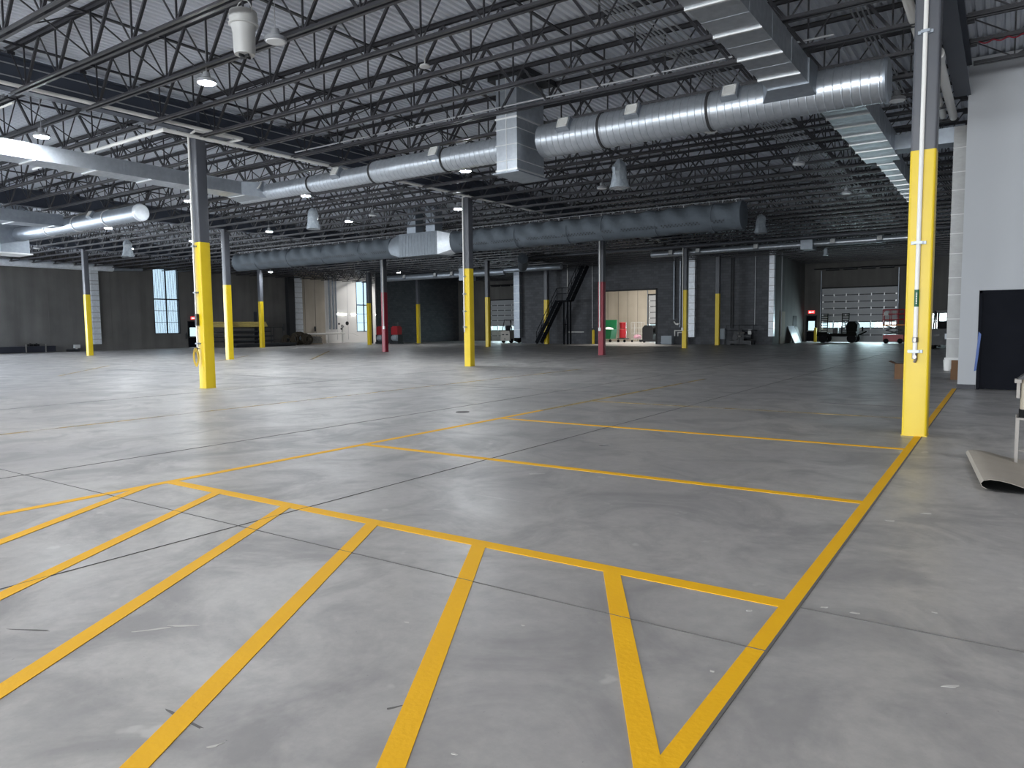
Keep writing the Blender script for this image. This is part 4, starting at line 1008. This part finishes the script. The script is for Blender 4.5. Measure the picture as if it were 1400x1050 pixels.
solo('wall_pipe',MB().tube((-13.5,54.6,0.6),(-13.5,54.6,6.6),.045,8),M['conduit'],'grey vertical pipe past the right end of the block wall','pipe')
for x,lab in ((-16.75,'left black conduit beside the far yellow column by the skid'),(-16.6,'right black conduit beside the far yellow column by the skid')):
    solo('wall_pipe',MB().tube((x,YW-.08,1.2),(x,YW-.08,6.8),.04,8),M['machine'],lab,'pipe')

# ------------------------------------------------------------------ bright store room
def wheel(parent,x,y,z,r,w,axis=(0,1,0),m='rubber'):
    a=Vector(axis).normalized(); c=Vector((x,y,z))-a*(w/2)
    part('wheel',MB().lathe([(.02,0),(r*.5,0),(r*.6,.01),(r*.95,0),(r,w*.15),(r,w*.85),(r*.95,w),(r*.6,w-.01),(r*.5,w),(.02,w)],c,a,20),M[m],parent)
_things0=set(o.name for o in bpy.data.objects)
t=thing('waste_bin',(-28.3,58.6,0),'green wheeled dumpster with open lid in the bright doorway','bin')
part('body',MB().prism([(-29.05,.30),(-28.05,.30),(-27.9,1.15),(-29.2,1.15)],58.1,59.2,'y'),M['green'],t,smooth=False)
part('lid',MB().box(-29.15,-27.95,59.18,59.28,1.15,2.0),M['green'],t,smooth=False)
part('rubbish',MB().lathe([(.5,0),(.42,.12),(.25,.2),(.02,.24)],(-28.5,58.65,1.12),n=14),M['white'],t,'pale rubbish in the bin')
for x in (-28.95,-28.15): wheel(t,x,58.3,.13,.13,.08)
t=thing('drum_cart',(-27.0,59.0,0),'red drums on a small cart in the bright doorway','cart')
part('drum',MB().lathe([(.30,0),(.33,.03),(.31,.08),(.33,.38),(.31,.42),(.33,.72),(.30,.78)],(-27.05,58.6,.38),n=22),M['redbright'],t,'red drum'); part('drum',MB().lathe([(.28,0),(.31,.03),(.30,.3),(.31,.55),(.27,.58)],(-27.05,58.6,1.18),n=22),M['redbright'],t,'upper red drum')
part('deck',MB().box(-27.45,-26.65,58.2,59.0,.28,.36),M['machine'],t,smooth=False)
for x in (-27.35,-26.75): wheel(t,x,58.3,.12,.12,.07)
t=thing('wire_cart',(-25.9,59.2,0),'wire cage cart with pink bags beside the red drums','cart')
fr=MB()
for x in (-26.35,-25.4):
    for y in (58.8,59.5): fr.tube((x,y,.2),(x,y,1.75),.02,6)
for z in (.3,.8,1.25,1.75): fr.path([(-26.35,58.8,z),(-25.4,58.8,z),(-25.4,59.5,z),(-26.35,59.5,z),(-26.35,58.8,z)],.014,5)
for k in range(1,7): fr.tube((-26.35+k*.135,58.8,.3),(-26.35+k*.135,58.8,1.75),.012,4)
part('cage',fr,M['fanwhite'],t); part('bag',MB().lathe([(.30,0),(.38,.1),(.33,.25),(.1,.36)],(-25.9,59.15,.32),n=14),M['pink'],t,'pink bagged goods')
for x in (-26.3,-25.45): wheel(t,x,58.9,.1,.1,.05)
t=thing('floor_scrubber',(-24.3,58.0,0),'black ride-on floor scrubber in the bright doorway','machine')
part('body',MB().prism([(-24.75,.15),(-23.8,.15),(-23.75,1.2),(-23.95,1.48),(-24.55,1.48),(-24.75,1.25)],57.6,58.5,'y'),M['machine'],t)
part('seat',MB().box(-23.7,-23.2,57.8,58.3,.75,.88).box(-23.75,-23.65,57.8,58.3,.88,1.3),M['rubber'],t,smooth=False); part('deck',MB().box(-25.0,-23.1,57.5,58.6,.08,.25),M['machine'],t,smooth=False)
part('steering',MB().tube((-23.3,58.0,.25),(-23.15,58.0,1.1),.03,8).lathe([(.16,0),(.18,.015),(.16,.03)],(-23.15,58.0,1.1),n=16),M['machine'],t)
for x in (-24.6,-23.3): wheel(t,x,57.65,.14,.14,.1)

for o in [o for o in bpy.data.objects if o.name not in _things0 and o.parent is None]: o.location.x-=.95

# ------------------------------------------------------------------ forklift by the left dock door
def forklift(x,y,label,flip=1,m='fork'):
    t=thing('forklift',(x,y,0),label,'forklift')
    part('counterweight',MB().prism([(x-.50,.22),(x+.50,.22),(x+.50,.95),(x+.42,1.12),(x-.42,1.12),(x-.50,.95)],y,y+.75,'y'),M[m],t)
    part('vent',MB().box(x-.34,x-.10,y-.012,y,.72,.82).box(x+.06,x+.34,y-.012,y,.72,.82).box(x-.12,x+.04,y-.012,y,.34,.42),M['black'],t,smooth=False)
    part('chassis',MB().box(x-.5,x+.5,y+.75,y+1.9,.2,.7),M['machine'],t,smooth=False)
    g=MB()
    for sx in (-.42,.42):
        g.path([(x+sx,y+.15,1.1),(x+sx*.9,y+.45,2.1),(x+sx*.9,y+1.35,2.1),(x+sx,y+1.8,.7)],.035,8)
    for k in range(5): g.box(x-.40,x+.40,y+.5+k*.2,y+.55+k*.2,2.07,2.12)
    part('overhead_guard',g,M['black'],t)
    part('seat',MB().box(x-.25,x+.25,y+.5,y+1.0,1.05,1.18).box(x-.25,x+.25,y+.42,y+.52,1.15,1.55),M['rubber'],t,smooth=False)
    ms=MB().box(x-.36,x-.26,y+1.95,y+2.1,.1,2.15).box(x+.26,x+.36,y+1.95,y+2.1,.1,2.15).box(x-.36,x+.36,y+1.95,y+2.05,1.1,1.2).box(x-.36,x+.36,y+1.95,y+2.05,2.05,2.15); part('mast',ms,M['black'],t,smooth=False)
    for sx in (-.25,.25): part('fork_tine',MB().box(x+sx-.06,x+sx+.06,y+2.1,y+3.1,.05,.1).box(x+sx-.06,x+sx+.06,y+2.1,y+2.15,.05,.6),M['machine'],t,smooth=False)
    for sx in (-.44,.44):
        wheel(t,x+sx,y+.35,.2,.2,.16,(1,0,0)); wheel(t,x+sx,y+1.6,.26,.26,.2,(1,0,0))
    return t
forklift(-37.5,54.0,'grey forklift seen from behind in front of the left dock door')
t=forklift(-2.9,46.5,'dark forklift partly hidden behind the right yellow column',m='machine')
part('data_plate',MB().box(-2.75,-2.45,46.48,46.49,.55,.85),M['boardwhite'],t,'white plate',smooth=False)

# ------------------------------------------------------------------ trailer, lift, sheets by the wide dock door
t=thing('equipment_trailer',(-10.3,60.0,0),'dark low trailer with two upright loading ramps before the wide dock door','trailer')
part('bed',MB().box(-11.9,-9.3,59.1,60.9,.48,.72),M['olive'],t,smooth=False)
part('fender',MB().prism([(-11.95,.55),(-11.85,.82),(-11.2,.82),(-11.1,.55)],59.0,59.3,'y').prism([(-9.9,.55),(-9.8,.85),(-9.2,.85),(-9.1,.55)],59.0,59.3,'y'),M['olive'],t,smooth=False)
for x in (-11.78,-10.25):
    rm=MB()
    for xx in (x-.24,x+.24): rm.bar((xx,60.9,.7),(xx,61.05,2.25),.06)
    for k in range(9): rm.bar((x-.24,60.9+.017*k,.78+k*.18),(x+.24,60.9+.017*k,.78+k*.18),.05)
    part('loading_ramp',rm,M['olive'],t,smooth=False)
part('winch_box',MB().box(-10.9,-10.55,59.6,60.1,.72,1.15).tube((-10.3,59.8,.72),(-10.3,59.8,1.25),.06,8),M['machine'],t)
part('engine_pack',MB().prism([(-9.9,.7),(-9.2,.7),(-9.15,1.35),(-9.35,1.6),(-9.8,1.6),(-9.95,1.3)],59.4,60.5,'y'),M['olive'],t)
part('tow_lamp',MB().lathe([(.02,0),(.09,.0),(.09,.12),(.02,.14)],(-8.95,59.3,1.0),(0,-1,0)),M['fanwhite'],t,'pale lamp'); part('drawbar',MB().bar((-9.2,60,.55),(-8.6,60,.85),.10).tube((-8.8,59.3,.85),(-8.8,59.3,1.2),.05,8),M['olive'],t)
for x in (-11.5,-9.5):
    for y in (59.15,60.85): wheel(t,x,y,.33,.33,.2)
t=thing('scissor_lift',(-6.6,58.5,0),'red scissor lift with railed platform left of the right yellow column','lift')
part('base',MB().box(-7.25,-5.95,58.0,58.8,.15,.62),M['redbright'],t,smooth=False)
sc=MB()
for k in range(2):
    z=.65+k*.3; sc.bar((-7.1,58.1,z),(-6.1,58.1,z+.3),.06).bar((-6.1,58.1,z),(-7.1,58.1,z+.3),.06).bar((-7.1,58.7,z),(-6.1,58.7,z+.3),.06).bar((-6.1,58.7,z),(-7.1,58.7,z+.3),.06)
part('scissor_arms',sc,M['machine'],t,smooth=False)
part('platform',MB().box(-7.3,-5.9,57.95,58.85,1.27,1.37),M['orange'],t,'orange platform deck',smooth=False)
rr=MB()
for z in (1.7,2.1,2.4): rr.path([(-7.28,57.97,z),(-5.92,57.97,z),(-5.92,58.83,z),(-7.28,58.83,z),(-7.28,57.97,z)],.03,6)
for x in (-7.28,-6.83,-6.37,-5.92):
    for y in (57.97,58.83): rr.tube((x,y,1.37),(x,y,2.4),.03,6)
part('guard_rail',rr,M['redbright'],t); part('control_box',MB().box(-7.2,-6.95,57.9,58.05,2.0,2.25),M['fanwhite'],t,smooth=False)
for x in (-7.05,-6.15): wheel(t,x,58.0,.18,.18,.12)
def leaning(label,y0,y1,xb,h,m,th=.03):
    mb=MB().add([(xb,y0,0),(xb,y1,0),(xb+th,y1,.01),(xb+th,y0,.01),(-13.745,y0,h),(-13.745,y1,h),(-13.745+th,y1,h+.01),(-13.745+th,y0,h+.01)],[(0,3,2,1),(4,5,6,7),(0,1,5,4),(1,2,6,5),(2,3,7,6),(3,0,4,7)])
    solo('wall_board',mb,M[m],label,'board',smooth=False)
leaning('white board leaning on the block room end wall near the exit door',57.5,59.5,-13.2,1.3,'boardwhite')
leaning('dark board leaning on the end wall behind the white board',59.7,60.6,-13.35,1.25,'machine')
solo('plywood_sheet',MB().box(-13.73,-13.70,55.2,56.6,.02,2.4),M['osb'],'tan plywood sheet standing against the end of the block room','board',smooth=False)

# ------------------------------------------------------------------ things along the left wall
t=thing('pipe_rack',(-53.5,37.6,0),'dark steel rack with shelves of black stock by a slim yellow column','rack')
for x,y in ((-53.9,36.6),(-53.9,39.6)): part('rack_post',MB().box(x-.1,x+.1,y-.1,y+.1,0,3.0),M['navytrim'],t,smooth=False)
for z in (.35,.75,1.15,1.6): part('rack_arm',MB().box(-54.0,-52.9,36.5,36.7,z,z+.08).box(-54.0,-52.9,39.5,39.7,z,z+.08).box(-53.95,-53.85,36.5,39.7,z,z+.06),M['navytrim'],t,smooth=False)
for k,(z,n_) in enumerate(((.43,5),(.83,5),(1.23,4))):
    for i in range(n_):
        solo('steel_tube',MB().tube((-53.7+i*.19,35.2,z+.075),(-53.7+i*.19,40.6,z+.075),.07,8),M['machine'],'black steel tube on the %s shelf of the dark rack, %s from the wall'%(('lowest','middle','upper')[k],ordinal(i+1)),'tube','black tubes on the rack')
k=0
for r in range(3):
    for i in range(6-r):
        k+=1
        solo('plastic_tube',MB().tube((-53.75+i*.17+r*.085,34.6,1.76+r*.148),(-53.75+i*.17+r*.085,40.0,1.76+r*.148),.082,10),M['tubeyellow'],'long yellow tube in the pile on the rack, %s in its %s layer'%(ordinal(i+1),('bottom','middle','top')[r]),'tube','yellow tubes on the rack')
t=thing('stock_platform',(-53.5,40.8,0),'low black platform at the foot of the dark rack','platform')
part('deck',MB().box(-52.75,-51.5,36.0,42.0,.16,.30),M['machine'],t,smooth=False); part('skid',MB().box(-52.6,-52.45,36.0,42.0,0,.16).box(-51.85,-51.7,36.0,42.0,0,.16),M['machine'],t,smooth=False)
t=thing('rail_frame',(-54.6,41.8,0),'thin black rail frame between the rack and the hose coils','rail')
rl=MB().path([(-55.0,39.8,1.66),(-55.0,43.4,1.66)],.03,6)
for y in (40.6,42.0,42.3,43.3): rl.tube((-55.0,y,0),(-55.0,y,1.66),.03,6)
rl.path([(-55.0,39.8,.55),(-55.0,43.4,.55)],.02,6); part('rails',rl,M['machine'],t)
part('end_valve',MB().tube((-55.0,43.4,1.35),(-55.0,43.4,1.95),.07,8),M['machine'],t)
for i,(x,y,r,tilt) in enumerate(((-53.9,42.9,.42,.2),(-53.4,43.4,.50,-.3),(-53.7,44.0,.55,.1),(-53.2,44.5,.48,-.2),(-54.2,44.7,.55,.3),(-53.6,45.2,.42,0))):
    mb=MB()
    for c in range(3):
        rr=r*(1-.22*c); pts=[]
        for q in range(28):
            a=2*pi*q/28; pts.append((x+.10*c-.1+rr*cos(a)*sin(tilt),y+rr*cos(a)*cos(tilt),r+.07+rr*sin(a)))
        mb.path(pts,.065,6,True)
    lab=('leftmost','second from left','third from left','fourth from left','large rear','rightmost')[i]
    solo('hose_coil',mb,M['hose'],'brown corrugated hose coil in the heap by the left wall, %s coil'%lab,'hose','hose coils by the left wall')
t=thing('sheet_stack',(-54.6,46.4,0),'pallet stack of weathered grey sheets before the beige wall panel','stack')
part('pallet',MB().box(-55.2,-54.0,45.4,47.1,0,.12),M['osb'],t,smooth=False)
st=MB()
for k in range(9): o=random.uniform(-.05,.05); st.box(-55.15+o,-54.05+o,45.45-o,47.05+o,.12+k*.07,.185+k*.07)
part('sheets',st,M['greysheet'],t,smooth=False)
solo('waste_drum',MB().lathe([(.26,0),(.30,.02),(.30,.75),(.26,.78)],(-54.9,45.0,0)),M['cabinet'],'grey drum between the hose coils and the sheet stack','drum')
t=thing('fire_riser',(-56.2,49.6,0),'white fire main assembly with valves in front of the white wall','pipe')
part('main_pipe',MB().path([(-56.0,46.9,.0),(-56.0,46.9,.95),(-56.0,51.7,1.0)],.10,10),M['white'],t)
part('branch_pipe',MB().path([(-56.0,51.5,.0),(-56.0,51.5,1.6),(-56.3,51.8,1.8)],.09,10).path([(-56.0,49.6,0),(-56.0,49.6,1.0)],.05,8).path([(-56,51.6,.9),(-56,52.8,1.0),(-55.9,53.6,.72)],.03,6),M['white'],t)
part('valve_wheel',MB().lathe([(.02,0),(.2,0),(.2,.05),(.02,.05)],(-55.85,52.0,2.0),(1,0,0),16).lathe([(.02,0),(.16,0),(.16,.06),(.02,.06)],(-55.8,51.3,1.7),(1,0,.6),16),M['machine'],t,'dark valve wheels')
part('gauge',MB().lathe([(.02,0),(.1,0),(.1,.05)],(-55.85,50.9,1.95),(1,0,0),14).lathe([(.02,0),(.1,0),(.1,.05)],(-55.85,51.2,1.45),(1,0,0),14),M['machine'],t)
for y,lab in ((50.6,'first grey riser pipe from the left on the white wall'),(51.1,'middle grey riser pipe on the white wall'),(51.5,'third grey riser pipe from the left on the white wall')):
    solo('wall_pipe',MB().tube((XL+.15,y,1.4),(XL+.15,y,6.9),.085,10),M['galvdull'],lab,'pipe')
solo('fire_extinguisher',MB().lathe([(.02,0),(.08,.02),(.08,.45),(.03,.52)],(XL+.12,48.7,1.2)),M['machine'],'dark fire extinguisher on the beige wall panel','fire extinguisher')
for y0_,y1_,lab in ((51.6,53.0,'left bright strip light on the white wall'),(53.6,54.3,'middle bright strip light on the white wall'),(57.2,57.9,'right bright strip light on the white wall')):
    t=thing('strip_light',(XL+.05,y0_,2.9),lab,'lamp','strip lights on the white wall')
    part('housing',MB().box(XL+.005,XL+.05,y0_,y1_,2.86,3.0),M['whitepanel'],t,smooth=False); part('diffuser',MB().box(XL+.05,XL+.08,y0_+.02,y1_-.02,2.87,2.99),M['strip'],t,smooth=False)
# pumps behind the left red column
for x,y,lab in ((-49.0,50.0,'red fire pump engine left of the left red column'),(-47.3,50.2,'red fire pump engine right of the left red column')):
    t=thing('fire_pump',(x,y,0),lab,'pump','red pumps by the block wall')
    part('skid',MB().box(x-.55,x+.55,y-.35,y+.35,0,.18),M['machine'],t,smooth=False)
    part('engine',MB().box(x-.4,x+.4,y-.3,y+.3,.85,1.55).box(x-.3,x+.3,y-.25,y+.25,1.55,1.65),M['redbright'],t,smooth=False)
    part('pump_casing',MB().tube((x-.45,y,.55),(x+.45,y,.55),.30,16).tube((x+.15,y-.4,.6),(x+.15,y-.1,.6),.2,14),M['cabinet'],t)
    part('stand',MB().box(x-.5,x-.42,y-.3,y+.3,.18,.85).box(x+.42,x+.5,y-.3,y+.3,.18,.85),M['machine'],t,smooth=False)
    part('exhaust',MB().tube((x+.25,y,1.65),(x+.25,y,2.0),.09,10),M['machine'],t)
for y,x,lab in ((50.3,-50.6,'left black standpipe at the near edge of the block wall return'),(50.3,-49.9,'right black standpipe at the near edge of the block wall return')):
    solo('wall_pipe',MB().tube((x,y,0),(x,y,6.8),.10,10),M['machine'],lab,'pipe')
# low bench/shelf at far left
t=thing('low_rack',(XL+.6,21.5,0),'low dark steel rack on the floor at the far left wall','rack')
part('shelf',MB().box(XL+.25,XL+.95,18.5,24.4,.06,.14).box(XL+.25,XL+.95,18.5,24.4,.42,.47),M['navytrim'],t,smooth=False)
part('panel',MB().box(XL+.90,XL+.94,18.5,24.4,.14,.42),M['navytrim'],t,smooth=False)
for y in (19.2,22.45,23.7): part('post',MB().box(XL+.94,XL+1.0,y,y+.07,0,.62),M['chrome'],t,'pale metal post',smooth=False)
for y,lab in ((22.8,'left black lump on top of the low rack'),(23.2,'black lump on top of the low rack right of the other')):
    solo('tool_case',MB().box(XL+.4,XL+.8,y,y+.22,.47,.62).tube((XL+.6,y+.06,.66),(XL+.6,y+.16,.66),.02),M['rubber'],lab,'case',smooth=False)
t=thing('floor_heater',(XL+.5,26.0,0),'small dark device with a pale top on the floor by the left wall','device')
part('base',MB().box(XL+.25,XL+.75,25.4,26.1,0,.18),M['machine'],t,smooth=False); part('head',MB().box(XL+.35,XL+.65,25.85,26.2,.25,.5).box(XL+.45,XL+.55,25.95,26.05,.18,.25),M['fanwhite'],t,smooth=False)

# ------------------------------------------------------------------ light
W=bpy.data.worlds.new('sky'); SC.world=W; W.use_nodes=True; nt=W.node_tree
bg=nt.nodes['Background']; bg.inputs[0].default_value=(.82,.94,1.0,1); bg.inputs[1].default_value=2.4
def area(name,loc,rot,sx,sy,power,col=(1,1,1)):
    l=bpy.data.lights.new(name,'AREA'); l.shape='RECTANGLE'; l.size=sx; l.size_y=sy; l.energy=power; l.color=col
    o=bpy.data.objects.new(name,l); COL.objects.link(o); o.location=loc; o.rotation_euler=rot; return o
for (a,b),p in zip(BACK,PW): area('daylight',((a+b)/2,YB-.15,2.35),(radians(90),0,0),b-a-.1,4.3,p,(.93,.97,1))
for (a,b),p in zip(LOPENS,PL): area('daylight',(XL-.1,(a+b)/2,2.25),(radians(90),0,radians(-90)),b-a-.2,4.2,p,(.84,.92,1))
for (a,b),p in zip(DOORS,PD): area('daylight',((a+b)/2,YD+.35,1.4),(radians(90),0,radians(180)),b-a,.5,p,(.84,.93,1))
for x,y,p in ((-2.5,.4,55),(-9,.6,110),(-15.2,.8,130),(-20,3.4,330),(-26.5,5,420),(-33,7,420),(-40,8,300),(-3,-6,30),(-9,-6,50),(-15,-6,70),(-22,-6,80),(3.5,2,30),(3.6,8,75),(3.5,-6,30)):  # unseen overhead discs added to brighten the floor, no lamp bodies
    l=bpy.data.lights.new('fill_disc','AREA'); l.shape='DISK'; l.size=.34; l.energy=p; l.color=(1,.985,.955) if x>-18 else (.78,.88,1)
    o=bpy.data.objects.new('fill_disc',l); COL.objects.link(o); o.location=(x,y,6.0)
area('store_lamp',(-26,57.0,6.9),(0,0,0),3.0,1.2,800,(1,.95,.86))
area('corner_lamp',(-53.5,55.5,6.9),(0,0,0),2.5,1.2,400,(1,.98,.95))

vs=SC.view_settings; vs.view_transform='Standard'; vs.look='None'; vs.gamma=1; vs.use_curve_mapping=False; vs.exposure=0.3
try:
    SC.cycles.max_bounces=8; SC.cycles.diffuse_bounces=4; SC.cycles.glossy_bounces=3; SC.cycles.transparent_max_bounces=12; SC.cycles.sample_clamp_indirect=6; SC.cycles.use_denoising=True
except Exception: pass
